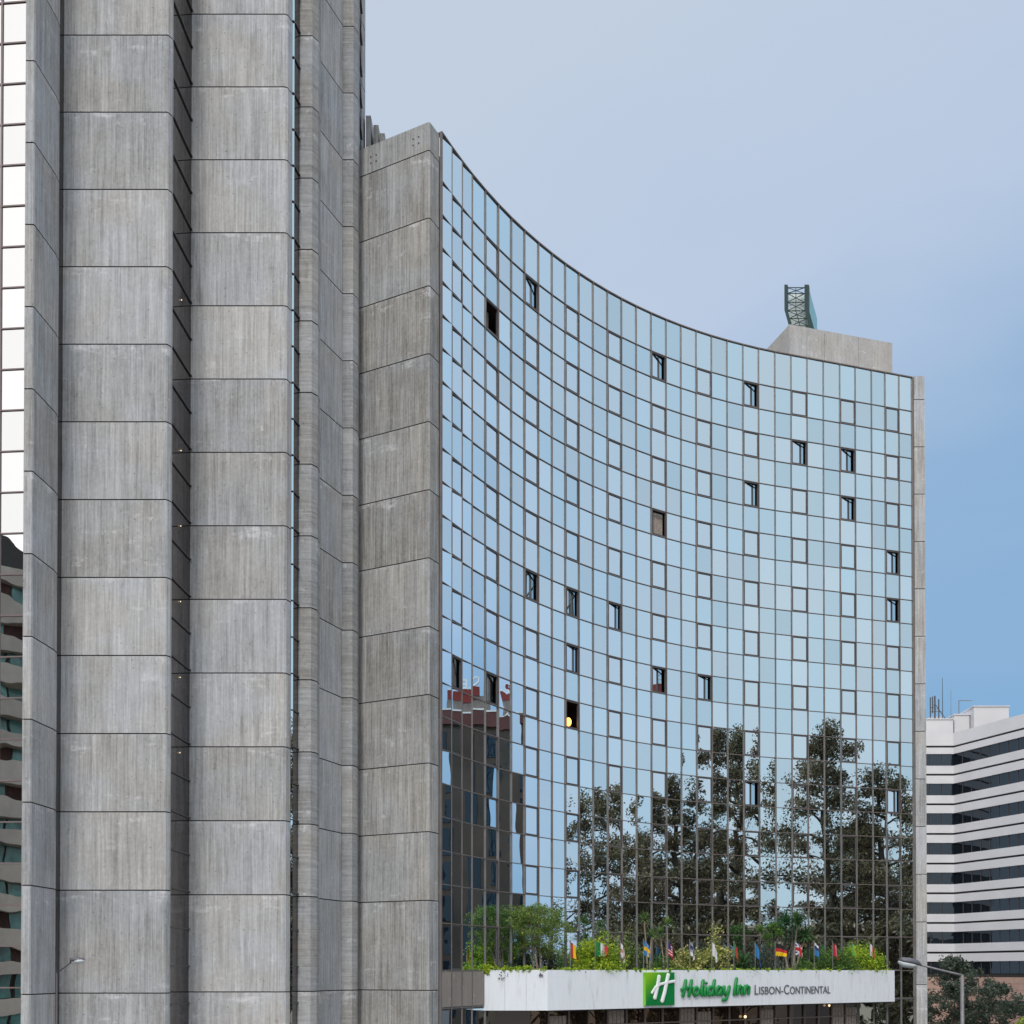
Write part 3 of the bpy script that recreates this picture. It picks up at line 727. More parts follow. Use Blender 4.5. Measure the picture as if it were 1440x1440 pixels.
def bush(loc, w, h, seed, mat, label, leaf=.10, n=70, cnt=62, name='shrub', cat='shrub', group=None, lumps=.24, stem=True):
    r = random.Random(seed); root = empty(name, loc, label, cat, group); cl = []
    for i in range(n):
        a = r.uniform(0, 6.28); e = math.acos(r.uniform(0, 1)); rad = r.uniform(.35, .92)
        cl.append((math.cos(a)*math.sin(e)*w/2*rad, math.sin(a)*math.sin(e)*w/2*rad*.8, h*.25 + math.cos(e)*h*.68*rad*r.uniform(.8,1.05), lumps*h*r.uniform(.6, 1.2)))
    st_ = MB()
    for i in range(6):
        c = cl[i]; st_.tube([(r.uniform(-.1,.1), r.uniform(-.1,.1), 0), (c[0]*.5, c[1]*.5, c[2]*.6), c[:3]], [.03, .022, .01], 5)
    st_.build('stem', M_bark, root)
    leaves_obj('foliage', cl, cnt, .2, leaf, mat, root, seed+50, aspect=.6)
    return root
def rosette(mb, c, n, ln, w, r, droop=.5, upm=.2):
    c = Vector(c)
    for i in range(n):
        az = r.uniform(0, 6.28); el = math.asin(min(.98, r.uniform(-.35, 1.0)))
        d = Vector((math.cos(az)*math.cos(el), math.sin(az)*math.cos(el), math.sin(el)))
        s = d.cross(Vector((0,0,1))); s = s.normalized() if s.length > .01 else Vector((1,0,0))
        l = ln*r.uniform(.75, 1.1); p0 = c; p1 = c + d*l*.55 + Vector((0,0,upm*l*.1)); p2 = c + d*l + Vector((0,0,-droop*l*.35*math.cos(el)))
        mb.add([p0-s*w*.4, p0+s*w*.4, p1+s*w*.5, p1-s*w*.5, p2], [(0,1,2,3),(3,2,4)])
def sword_plant(loc, heads, label, mat, cat, name, n=70, ln=.75, w=.05, seed=1, trunk=.05):
    r = random.Random(seed); root = empty(name, loc, label, cat); mb = MB(); tm = MB()
    for (x, y, z) in heads:
        rosette(mb, (x, y, z), n, ln, w, r)
        if z > .3: tm.tube([(x*.15, y*.15, 0), (x*.5, y*.5, z*.5), (x, y, z)], [trunk, trunk*.8, trunk*.6], 7)
    if tm.v: tm.build('trunk', M_barkpale, root)
    mb.build('foliage', mat, root); return root
DZ = -.45   # planting level on the canopy deck
tree(tuple(cp(1.35, 2.2, DZ)), 4.6, 2.6, 1.4, 21, M_leaftree, M_barkpale, 9, .36, 44, .105, 'airy green multi-stemmed tree growing on the canopy roof at its left end', 'tree', stems=7, name='small_tree', trunk_r=.05)
bush(tuple(cp(3.95, 1.0, DZ)), 2.86, 2.56, 31, M_leafbright, 'rounded yellow-green shrub on canopy behind the green, white and red flag', n=90, cnt=80, leaf=.12)
bush(tuple(cp(1.9, 2.8, DZ)), 2.13, 1.71, 32, M_leafblue, 'dark green shrub at the foot of the multi-stemmed tree on the canopy', n=40, cnt=40)
bush(tuple(cp(-1.2, 1.5, DZ)), 1.57, 0.98, 33, M_leafblue, 'low dark green shrub at the canopy corner under the multi-stemmed tree', n=30, cnt=36)
sword_plant(tuple(cp(8.5, 2.2, DZ)), [(-.25, 0, 3.2), (.15, .1, 2.35)], 'tall thin spiky cabbage palm on canopy above the blue and yellow flag', M_blade, 'palm', 'cabbage_palm', 60, .62, .06, 4)
sword_plant(tuple(cp(9.75, 2.2, DZ)), [(.1, 0, 3.0), (-.3, .1, 2.5)], 'slim spiky cabbage palm on canopy behind the red and white striped flag', M_blade, 'palm', 'cabbage_palm', 60, .6, .06, 5)
bush(tuple(cp(8.9, 1.5, DZ)), 1.68, 1.46, 34, M_leafmid, 'low green shrub around the stems of the cabbage palms on the canopy', n=24, cnt=30)
bush(tuple(cp(10.4, 1.0, DZ)), 2.24, 2.26, 35, M_leafyel, 'cream and green variegated shrub on canopy left of the white flag', n=34, cnt=80, lumps=.20, leaf=.12)
bush(tuple(cp(12.5, 1.0, DZ)), 1.90, 3.11, 36, M_leafyel, 'taller variegated shrub on canopy between the white flag and the dark red flag', n=30, cnt=80, lumps=.15, leaf=.12)
sword_plant(tuple(cp(14.2, .9, DZ)), [(0, 0, .55), (.1, 0, .8)], 'low dark spiky yucca on canopy between the dark red and blue flags', M_yucca, 'yucca', 'yucca', 90, 1.15, .07, 6)
bush(tuple(cp(16.2, 1.4, DZ)), 2.91, 2.32, 37, M_leafblue, 'grey-green shrub on canopy between the blue flag and the black, red and gold flag', n=60, cnt=60)
root = empty('topiary_shrub', tuple(cp(17.9, 2.0, DZ)), 'shrub clipped into round green balls on canopy above the black, red and gold flag', 'shrub')
tm = MB(); cl = [(-.55, 0, 2.95, .36), (.12, .1, 3.1, .33), (-.2, 0, 2.5, .34), (.5, 0, 2.75, .30), (-.05, 0, 2.0, .3)]
for c in cl: tm.tube([(0,0,0), (c[0]*.3, 0, 1.3), (c[0], c[1], c[2])], [.05, .04, .025], 6)
tm.build('trunk', M_bark, root); leaves_obj('foliage', cl, 340, .3, .10, M_leafmid, root, 71, aspect=.6)
sword_plant(tuple(cp(20.2, 2.4, DZ)), [(.35, 0, 3.3), (-.75, 0, 2.75), (.9, .2, 2.5)], 'large dragon tree with three spiky heads on canopy, tallest plant right of the flags middle', M_yucca, 'dragon tree', 'dragon_tree', 150, 1.05, .07, 8, .07)
bush(tuple(cp(19.6, 1.0, DZ)), 2.02, 1.46, 38, M_leafmid, 'low green shrub under the dragon tree on the canopy edge', n=26, cnt=36)
bush(tuple(cp(22.5, 1.0, DZ)), 3.02, 2.26, 39, M_leafmid, 'mid green shrub on canopy left of the bright rightmost shrub', n=70, cnt=70)
bush(tuple(cp(25.0, 1.0, DZ)), 3.25, 2.68, 40, M_leafbright, 'bright yellow-green shrub at the right end of the canopy', n=90, cnt=80, leaf=.12)
# ivy trailing over the fascia edge
iv = []; ri = random.Random(9)
for i in range(190):
    s = ri.uniform(0, 26.6); drop = max(0, ri.gauss(.0, .05))
    q = cp(s, -.03 + ri.uniform(0, .35), .10 + ri.uniform(-.05, .06) - drop); iv.append((q.x, q.y, q.z, .08))
for i in range(60):
    iv.append((ri.uniform(-1.45, 1.7), 52.36 + ri.uniform(0, .3), .12 + ri.uniform(-.08, .10), .11))
for i in range(16): iv.append((ri.uniform(-1.5, -1.1), 52.36, .12 + ri.uniform(-.25, .2), .10))
o = leaves_obj('ivy', iv, 26, .1, .085, M_leafbright, None, 91, aspect=.8)
tag(o, 'ivy and ground cover creeping along the top edge of the white canopy', 'ivy', kind='stuff')

# ------------------------------------------------------------------ flags on the canopy edge
def mat_flag(name, c): return plain('flag_' + name, c, .7, 0, .05)
FC = {'yellow': mat_flag('yellow', (.80, .48, .01)), 'red': mat_flag('red', (.50, .02, .03)), 'green': mat_flag('green', (.01, .22, .06)),
      'white': mat_flag('white', (.72, .70, .72)), 'blue': mat_flag('blue', (.01, .10, .36)), 'black': mat_flag('black', (.015, .015, .015)),
      'gold': mat_flag('gold', (.85, .55, .01)), 'pink': mat_flag('pink', (.55, .22, .25)), 'mint': mat_flag('mint', (.55, .80, .78)),
      'sky': mat_flag('sky', (.03, .20, .48)), 'navy': mat_flag('navy', (.02, .04, .16)), 'lime': mat_flag('lime', (.10, .50, .06)), 'grey': mat_flag('grey', (.30, .32, .40))}
FS = [1.58, 3.15, 4.77, 6.35, 8.04, 9.62, 11.26, 12.96, 14.65, 16.29, 17.97, 19.64, 21.31, 23.09, 24.79]
def vst(cols): return lambda u, v: cols[min(len(cols)-1, int(u*len(cols)))]
def hst(cols): return lambda u, v: cols[min(len(cols)-1, int(v*len(cols)))]
def cross(bg, fg, ox=.36): return lambda u, v: fg if (abs(u-ox) < .1 or abs(v-.5) < .13) else bg
def stripes(u, v): return 'navy' if (u < .4 and v < .5) else ('red' if int(v*9) % 2 == 0 else 'white')
def jack(u, v):
    if abs(u-.5) < .09 or abs(v-.5) < .12: return 'red'
    if abs(u-.5) < .16 or abs(v-.5) < .2: return 'white'
    return 'white' if abs(abs(u-.5)-abs(v-.5)) < .09 else 'navy'
FL = [
 ('limp yellow flag with a red edge, first from the left', vst(['red','yellow','yellow','yellow']), .34, 1.05, .5),
 ('green, white and red flag fluttering in front of the round yellow-green shrub', vst(['green','white','red']), .78, .62, .45),
 ('limp whitish pink flag, third from the left', cross('white', 'pink', .5), .26, 1.25, .3),
 ('limp blue and yellow cross flag, below the cabbage palms', cross('sky', 'yellow'), .42, 1.1, .6),
 ('limp red and white striped flag beside the variegated shrub', stripes, .34, 1.2, .5),
 ('limp grey-blue and white flag in front of variegated shrub', hst(['grey','navy','grey','white']), .28, 1.1, .4),
 ('limp pale mint and white flag, palest of the row', vst(['white','mint','white']), .36, 1.35, .5),
 ('limp dark red and green flag left of the low yucca', vst(['green','red','red']), .28, 1.25, .5),
 ('limp plain bright blue flag right of the low yucca', vst(['sky','sky','blue']), .36, 1.5, .5),
 ('black, red and gold flag flying out to the right', hst(['black','red','gold']), 1.05, .75, .15),
 ('drooping red, white and blue flag with crossed bars under the dragon tree', jack, .58, 1.0, .5),
 ('limp white and blue flag right of the dragon tree trunk', hst(['white','navy','sky','sky']), .42, 1.15, .6),
 ('limp red and pink flag left of the mid green shrub', vst(['red','pink','red']), .40, 1.1, .4),
 ('limp bright green flag hanging in front of mid green shrub', vst(['lime','lime','yellow']), .30, .85, .5),
 ('limp red and white flag, last at the right end', vst(['white','red','red']), .42, 1.15, .5)]
for i, (lab, fn, wd, dp, dr2) in enumerate(FL):
    rr = random.Random(100+i)
    top = 1.50 + .018*i + rr.uniform(-.05, .05); base = cp(FS[i], .25, DZ)
    root = empty('flag', tuple(base), 'flag: ' + lab if False else lab, 'flag', 'small national flags in a row along the canopy edge')
    pm = MB(); pm.tube([(0,0,0), (0,0,top-DZ)], .022, 8); pm.ball((0,0,top-DZ+.02), .035); pm.build('flagpole', M_metal, root)
    fm = MB(); names = []; NU, NV = 18, 14; H0 = .66 if wd < .6 else .62
    hoist = .72; fly_x = wd; 
    def fp_(u, v):
        # limp cloth: the fly end falls and folds in
        droop = dp - hoist if wd < .6 else dp*.42
        x = fly_x*(u**.8) + .03*math.sin(u*9+i)*(1 if wd > .6 else .6)
        if wd < .6: x = fly_x*math.sin(min(1, u*1.05)*math.pi*.62)*(.75+.25*v)
        y = .07*math.sin(u*13 + i*1.7 + v*1.5)*u + .02
        z = -(v*hoist*(1-.25*u*(wd > .6))) - droop*(u**1.3)*(1-.25*v)
        q = CD*x + CN*(-y)
        return (q.x + .022*CD.x, q.y + .022*CD.y, top-DZ-.06+z)
    for a in range(NU):
        for b2 in range(NV):
            cname = fn((a+.5)/NU, (b2+.5)/NV)
            if cname not in names: names.append(cname)
            fm.cur = names.index(cname)
            fm.quad(fp_(a/NU, (b2+1)/NV), fp_((a+1)/NU, (b2+1)/NV), fp_((a+1)/NU, b2/NV), fp_(a/NU, b2/NV))
    fm.build('cloth', [FC[n] for n in names], root, smooth=True)

# ------------------------------------------------------------------ street lamps
lamp = empty('street_lamp', (12.25, 30, GROUND), 'grey street lamp at lower right with long arm and glass-fronted head', 'street lamp')
q = MB(); q.tube([(12.25,30,GROUND),(12.25,30,-4),(12.25,30,-.10)], [.085,.06,.048], 12); q.build('pole', M_metal, lamp, True)
q = MB(); q.tube([(12.25,30,GROUND),(12.25,30,GROUND+.5)], .13, 12); q.build('base', M_metal, lamp, True)
q = MB(); q.tube([(12.28,30,-.115),(12.1,30,-.07),(11.6,30,.05),(11.02,30,.20)], [.032,.030,.028,.028], 8); q.build('arm', M_metal, lamp, True)
q = MB()
prof = [(11.14,.17,.05,.06),(11.05,.20,.10,.11),(10.85,.24,.14,.13),(10.62,.28,.13,.11),(10.54,.30,.07,.05)]
def shell(mb, prof, zoff=0, zs=(1, .35)):
    n = 12; rings = []
    for x, z, w, h in prof: rings.append([(x, 30 + w*math.cos(2*math.pi*k/n), z + zoff + h*math.sin(2*math.pi*k/n)*(zs[0] if math.sin(2*math.pi*k/n) > 0 else zs[1])) for k in range(n)])
    fs = []
    for i in range(len(rings)-1):
        for k in range(n): fs.append((i*n+k, i*n+(k+1) % n, (i+1)*n+(k+1) % n, (i+1)*n+k))
    fs += [tuple(range(n)), tuple(range((len(rings)-1)*n, len(rings)*n))]
    mb.add([v for r_ in rings for v in r_], fs)
shell(q, prof); q.build('lamp_head', M_lampgrey, lamp, True)
q = MB(); shell(q, [(11.0,.18,.06,.05),(10.88,.19,.12,.11),(10.64,.235,.12,.12),(10.52,.27,.06,.06)], 0, (.3, 1)); q.build('lens', M_lens, lamp, True)
rebase(lamp)
lamp2 = empty('street_lamp', (-15.69, 38, GROUND), 'thin dark street lamp at lower left against the concrete pillar', 'street lamp')
q = MB(); q.tube([(-15.69,38,GROUND),(-15.69,38,-.05)], [.06,.03], 10); q.build('pole', M_frame, lamp2, True)
q = MB(); q.tube([(-15.69,38,-.06),(-15.22,38,.30)], .024, 8); q.tube([(-15.22,38,.28),(-15.22,38,.47)], .026, 8); q.build('arm', M_frame, lamp2, True)
q = MB(); q.ball((-14.98, 38, .40), .25, 1, .5, .36, 12, 7); q.build('lamp_head', M_lampgrey, lamp2, True)
q = MB(); q.ball((-14.93, 37.98, .36), .20, 1, .55, .45, 12, 7); q.build('lens', M_lens, lamp2, True)
rebase(lamp2)

# ------------------------------------------------------------------ striped office building on the right
off = empty('office_building', (49, 118, GROUND), 'white office building with dark ribbon windows in stripes, right edge of photo', 'building')
A0 = Vector((40.0, 122.7)); A1 = Vector((49.25, 122.7)); B1 = Vector((53.9, 110.8))
BN = (B1-A1).normalized(); 
def two(off_):   # polyline of the concave front, shifted towards the viewer by off_
    n1 = Vector((0, -1)); d = BN; n2 = Vector((d.y, -d.x)); n2 = n2 if n2.x < 0 else -n2
    m = (n1+n2).normalized(); k = off_/m.dot(n1)
    return A0 + n1*off_, A1 + m*k, B1 + n2*off_
def band(mb, z0, z1, o0, o1, segs=(0, 1), t1=1.0, t0=0.0):
    P0 = two(o0); P1 = two(o1)
    for s in segs:
        a0, a1, b0, b1 = P0[s], P0[s+1], P1[s], P1[s+1]
        if s == 1:
            a1 = a0.lerp(a1, t1); b1 = b0.lerp(b1, t1)
        vs = [(a0.x,a0.y,z0),(a1.x,a1.y,z0),(b1.x,b1.y,z0),(b0.x,b0.y,z0),(a0.x,a0.y,z1),(a1.x,a1.y,z1),(b1.x,b1.y,z1),(b0.x,b0.y,z1)]
        mb.add(vs, [(0,1,2,3),(4,7,6,5),(0,4,5,1),(1,5,6,2),(2,6,7,3),(3,7,4,0)])
wall = MB(); zt = 26.6
edges = []
for k in range(8):
    wb = 23.0 - 3.31*k; edges.append((wb-.06, wb+1.26))
# cladding between ribbons, each split by a thin slot
tops = [zt] + [e[0] for e in edges]
for k in range(8):
    hi_, lo_ = tops[k], edges[k][1]
    sl = (edges[k][1] + (edges[k-1][0] if k else 26.1))/2 + (.0 if k else -.1)
    band(wall, sl+.11, hi_, -.25, .0); band(wall, lo_, sl-.11, -.25, .0); pass
    # closing pieces on the right end where the ribbons and slots stop
for k in range(8):
    P0 = two(-.25); P1 = two(-.001); t = .93 if k < 4 else 2
    if t < 1:
        a0 = P0[1].lerp(P0[2], t); a1 = P0[2]; b0 = P1[1].lerp(P1[2], t); b1 = P1[2]
        wall.add([(a0.x,a0.y,edges[k][0]),(a1.x,a1.y,edges[k][0]),(b1.x,b1.y,edges[k][0]),(b0.x,b0.y,edges[k][0]),(a0.x,a0.y,edges[k][1]),(a1.x,a1.y,edges[k][1]),(b1.x,b1.y,edges[k][1]),(b0.x,b0.y,edges[k][1])],
                 [(0,1,2,3),(4,7,6,5),(0,4,5,1),(1,5,6,2),(2,6,7,3),(3,7,4,0)])
wall.build('wall', M_offwhite, off)
for k in range(8):
    for s in (0, 1):
        w = MB(); band(w, edges[k][0]+.002, edges[k][1]-.002, -.24, -.20, segs=(s,)); wo = w.build('ribbon_window', M_offglass, off)
        P = two(-.17); a, b2 = P[s], P[s+1]; ln = (b2-a).length; f = MB(); n_ = int(ln/1.25)
        rk = random.Random(k*7+s)
        for j in range(1, n_):
            p = a.lerp(b2, j/n_); f.bar((p.x, p.y, edges[k][0]+.01), (p.x, p.y, edges[k][1]-.01), .06, .05, up=(0,1,0))
        f.build('mullion_grid', M_frame, wo)
body = MB(); P = two(-.27); body.prism([tuple(P[0]), tuple(P[1]), tuple(P[2]), (P[2].x+22, P[2].y+9), (70, 150), (40, 150)], GROUND, 26.4); body.build('building_core', M_dark, off)
q = MB(); q.prism([(P[2].x+.02, P[2].y), (P[2].x+.14, P[2].y-.26), (P[2].x+22.2, P[2].y+8.7), (P[2].x+22.05, P[2].y+8.98)], GROUND, 26.6); q.build('side_wall', M_offwhite, off)
base = MB(); band(base, GROUND, -.62, -.2, .03)
base.build('tiled_base', M_pink, off)
gj = MB()
for z in [-1.3, -2.0, -2.7, -3.4, -4.1]: band(gj, z-.02, z+.02, .032, .036)
gj.build('tile_joint', plain('pink_joint', (.34, .22, .19), .8), off)
for t0_, t1_ in ((.50, .62), (.70, .80)):
    P = two(.045); a = P[1].lerp(P[2], t0_); b2 = P[1].lerp(P[2], t1_); w = MB()
    w.add([(a.x,a.y,-4.6),(b2.x,b2.y,-4.6),(b2.x,b2.y,-3.05),(a.x,a.y,-3.05)], [(0,1,2,3)]); w.build('window', M_offglass, off)
# plant rooms on the roof
for (x0, x1, y0, y1, z0, z1) in ((46.4,49.6,123.6,128,26.4,28.3),(49.9,51.6,124,130,26.4,28.9),(51.7,55.6,123,131,26.4,29.6),(47.6,48.9,125,127,28.31,28.8)):
    q = MB(); q.box(x0, x1, y0, y1, z0, z1); q.box(x0-.1, x1+.1, y0-.1, y1+.1, z1+.001, z1+.12); q.build('plant_room', M_offwhite, off)
q = MB(); q.tube([(50.5,124.2,28.9),(50.5,124.2,30.6)], .05, 6); q.tube([(50.5,124.2,30.6),(52.0,124.2,30.6)], .05, 6); q.build('pipe', M_metal, off)
rebase(off)
mast = empty('antenna_mast', (47.5, 124.5, 28.4), 'cluster of dark vertical antennas on a mast above the white office roof', 'antenna')
q = MB(); q.tube([(47.9,124.5,26.4),(47.9,124.5,31.2)], .09, 8); q.build('mast', M_frame, mast)
for x, z0, z1 in ((47.35,28.7,31.0),(47.6,29.2,31.1),(48.3,28.6,30.8)):
    q = MB(); q.tube([(x,124.4,z0),(x,124.4,z1)], .07, 8); q.bar((x,124.4,(z0+z1)/2),(47.9,124.5,(z0+z1)/2),.05); q.build('antenna', M_frame, mast)
q = MB(); q.bar((47.9,124.5,30.3),(49.1,124.5,28.6),.06); q.bar((47.35,124.4,29.4),(48.6,124.5,29.4),.05); q.build('brace', M_frame, mast)
rebase(mast)
rod = MB(); rod.tube([(48.65,124.2,28.3),(48.65,124.2,33.2)], [.05,.025], 6); tag(rod.build('lightning_rod', M_frame), 'tall thin rod rising from the white office roof, right of the antennas', 'rod')
rod = MB(); rod.tube([(49.6,124.2,28.3),(49.6,124.2,31.8)], [.03,.02], 6); tag(rod.build('lightning_rod', M_metal), 'shorter pale rod just right of the tall thin rod on the office roof', 'rod')

# trees in front of the office building (bottom right)
tree((41.5, 101, GROUND), 10.0, 6.4, 2.5, 61, M_leafblue, M_bark, 16, .85, 90, .30, 'dark green tree in front of the striped office building, tallest behind lamp arm', 'tree', 'trees at the foot of the office building', name='street_tree')
tree((38.6, 98, GROUND), 7.2, 5.5, 1.5, 62, M_leafblue, M_bark, 13, .8, 80, .28, 'lower dark green tree beside the right concrete end wall, foot of office building', 'tree', 'trees at the foot of the office building', name='street_tree')
tree((42.6, 95, GROUND), 7.0, 6.6, 1.5, 63, M_leafblue, M_bark, 14, .85, 90, .28, 'broad dark green tree behind the lamp pole, in front of pink tiled base', 'tree', 'trees at the foot of the office building', name='street_tree')
tree((41.3, 86, GROUND), 4.9, 4.2, 1.0, 64, M_leafbright, M_bark, 12, .6, 70, .22, 'bright green small tree in the bottom right corner', 'tree', 'trees at the foot of the office building', name='street_tree')

# ------------------------------------------------------------------ surroundings that the mirror glass reflects
# eucalyptus row to the right of the street
e0 = tree((46.8, 45.3, GROUND), 33.5, 8.2, 8, 81, M_leafdark, M_bark, 28, 1.4, 190, .31, 'tallest eucalyptus reflected in the right part of the glass wing', 'tree', 'tall trees across the street', name='eucalyptus_tree')
e1 = tree((45.0, 57.0, GROUND), 27, 10, 7, 82, M_leafdark, M_bark, 26, 1.4, 180, .31, 'eucalyptus reflected at the left end of the reflected tree row', 'tree', 'tall trees across the street', name='eucalyptus_tree')
spots = [(47.5, 51.5, 0, 1.1, 1.05, .85), (43.5, 39.0, 1, 2.2, 1.05, .69), (52, 46, 1, 3.6, 1.0, .74), (54.5, 40.5, 0, 4.4, .9, .72), (60, 46.5, 1, .6, 1.1, .80),
         (48.5, 34, 0, 5.3, 1.0, .60), (41.5, 33.0, 1, 1.7, 1.0, .68), (57, 52, 0, 2.8, 1.0, .74)]
labs = ['eucalyptus reflected next to the left end of the tree row', 'eucalyptus reflected left of the tallest tree', 'eucalyptus reflected behind the tallest tree', 'shorter eucalyptus reflected right of the tallest tree',
        'leaning eucalyptus reflected at the right edge of the glass', 'dense eucalyptus reflected in the centre of the glass', 'eucalyptus reflected nearest the street in the centre of the glass', 'low eucalyptus reflected far back at the right of the glass']
for (x, y, k, rz, sx, sz), lb in zip(spots, labs): copy_tree((e0, e1)[k], (x, y, GROUND), rz, (sx, sz), lb)
u0 = tree((42.0, 47, GROUND), 13, 9, 2, 85, M_leafdark, M_bark, 18, 1.1, 110, .40, 'low bushy tree under the tall eucalyptus row, nearest the road', 'tree', 'low trees under the tall row', name='broadleaf_tree')
for (x, y, rz, s), lb in zip([(44, 53, 1, 1.0), (49, 42, 2, .9), (40, 40, 3, 1.0), (55, 47, 4, .85), (50, 57, 5, .9)],
        ['low bushy tree under the left end of the tall row', 'low bushy tree behind the tallest eucalyptus', 'low bushy tree at the street end of the tall row', 'low bushy tree right of the tallest eucalyptus', 'low bushy tree farthest back under the tall row']):
    copy_tree(u0, (x, y, GROUND), rz, (s, s), lb)
lb_ = empty('low_building', (78, 36, GROUND), 'low beige building reflected behind the trees', 'building')
q = MB(); q.box(-8, 8, -22, 22, 0, 13.2); q.box(-8.2, 8.2, -22.2, 22.2, 13.21, 13.6); q.build('wall', M_lowbeige, lb_)
for k in range(10):
    q = MB(); q.box(-8.03, -7.9, -20+4*k, -18+4*k, 8, 10); q.build('window', M_dark, lb_)
lb_.rotation_euler = (0, 0, R(8))

# brown block with a red roof sign; it stands to the right of the view and shows mirrored in the first bay of the curve
db = empty('brown_office_block', (0, 0, GROUND), 'dark brown block with red parapet and white heart roof sign mirrored in the glass', 'building')
nF = Vector((FLAT.y, -FLAT.x)); pF = Vector((-1.9, 51.5))
def mF(x, y):
    v = Vector((x, y)) - pF; return pF + v - nF*(2*v.dot(nF))
O_ = mF(-4, 105); XD = (mF(-3, 105) - O_); YD = (mF(-4, 106) - O_)
MD = Matrix(((XD.x, YD.x, 0, O_.x), (XD.y, YD.y, 0, O_.y), (0, 0, 1, 0), (0, 0, 0, 1)))   # local x runs left-right in the mirror image
def dbox(mb, *a): mb.box(*a, MD)
q = MB(); dbox(q, -3.9, 2.95, 0, 3, GROUND, 23.5); q.build('wall', M_brown, db)
q = MB(); dbox(q, -.35, .45, -.06, .05, -6, 22.9); q.build('stair_glazing', M_blueglass, db)
for k in range(9):
    zt_ = 22.8 - 3.1*k
    for x0_, x1_ in ((1.75, 2.93), (-3.1, -2.2)):
        q = MB(); dbox(q, x0_, x1_, -.06, .05, zt_-2.5, zt_); q.build('ribbon_window', M_blueglass, db)
q = MB(); dbox(q, -4.0, 3.0, -.3, 3.3, 23.501, 24.8); q.build('parapet', M_redband, db)
q = MB(); dbox(q, -4.05, 3.02, -.35, 3.35, 24.801, 24.95); q.build('parapet_rail', M_letterwhite, db)
q = MB(); dbox(q, -1.95, 2.1, 1.2, 3.5, 24.951, 26.2); q.build('penthouse', M_greyblock, db)
q = MB(); dbox(q, -1.95, 1.35, 1.1, 1.5, 26.201, 27.1); q.build('sign_band', M_redsign, db)
hz = 27.15
hp = [(0, 0), (-.75, .75), (-.80, 1.25), (-.42, 1.5), (0, 1.15), (.42, 1.5), (.80, 1.25), (.75, .75), (0, 0)]
q = MB(); q.tube([MD @ Vector((.75+p[0]*.72, 1.25, hz+p[1]*.62)) for p in hp], .10, 8); q.build('sign_heart', M_letterwhite, db)
q = MB(); dbox(q, -.25, -.05, 1.15, 1.35, hz, hz+.2); q.build('sign_dot', M_letterwhite, db)
q = MB(); dbox(q, -.62, -.44, 1.15, 1.35, hz, hz+1.0)
for zz in (0, .4, .82): dbox(q, -1.05, -.621, 1.16, 1.34, hz+zz, hz+zz+.18)
q.build('sign_letter', M_letterwhite, db)
q = MB(); dbox(q, -1.85, -1.55, 1.15, 1.35, hz, hz+.15); q.build('sign_dash', M_letterwhite, db)
rebase(db)

# beige apartment block behind the viewer's left shoulder, reflected in the tower's mirror wall
ap = empty('apartment_building', (0, 0, GROUND), 'beige apartment block with curved balcony bands and teal windows, reflected at the far left', 'building')
nm = Vector((-.085, -1)).normalized(); pm_ = Vector((-17.7, 39.83))
def mirror_pt(x, y):
    v = Vector((x, y)) - pm_; q = v - nm*(2*v.dot(nm)); q += pm_; return q
VA = Vector((-49.2, 92.0)); VB = Vector((-43.3, 104.5))
A_ = mirror_pt(*VA); B_ = mirror_pt(*VB); dd = (B_-A_).normalized(); nn_ = Vector((-dd.y, dd.x)); 
if nn_.dot(Vector((0, 0)) - A_) < 0 and nn_.y < 0: nn_ = -nn_
if nn_.dot(pm_ - A_) < 0: nn_ = -nn_
MA = Matrix(((dd.x, nn_.x, 0, A_.x), (dd.y, nn_.y, 0, A_.y), (0, 0, 1, 0), (0, 0, 0, 1)))
LA = 26; x00 = -8; Ht = 39.5
q = MB(); q.box(x00, x00+LA, -14, -1.2, GROUND, Ht-2.6, MA); q.build('wall', M_brownrec, ap)
q = MB(); q.box(x00+1, x00+LA-1, -12, -1.0, Ht-2.6, Ht, MA); q.build('penthouse', M_dark, ap)
for k in range(15):
    z = Ht-2.7-3.0*k
    if z < GROUND+2: break
    q = MB(); n_ = 26
    for j in range(n_):
        a = x00+LA*j/n_; b2 = x00+LA*(j+1)/n_
        bul = lambda x: .55*math.sin((x)*.55 + k*.35)
        y0_, y1_ = bul(a), bul(b2)
        vs = [(a,-1.3,z-1.55),(b2,-1.3,z-1.55),(b2,y1_,z-1.55),(a,y0_,z-1.55),(a,-1.3,z),(b2,-1.3,z),(b2,y1_,z),(a,y0_,z)]
        q.add([tuple(MA @ Vector(v)) for v in vs], [(0,1,2,3),(4,7,6,5),(0,4,5,1),(1,5,6,2),(2,6,7,3),(3,7,4,0)])
    q.build('balcony', M_beige, ap)
    q = MB()
    for j in range(9):
        if (j*7+k*3) % 5 == 0: continue
        q.box(x00+.5+2.85*j, x00+2.9+2.85*j, -1.19, -1.0, z-2.95, z-1.56, MA)
    q.build('window', M_tealwin, ap)
rebase(ap)

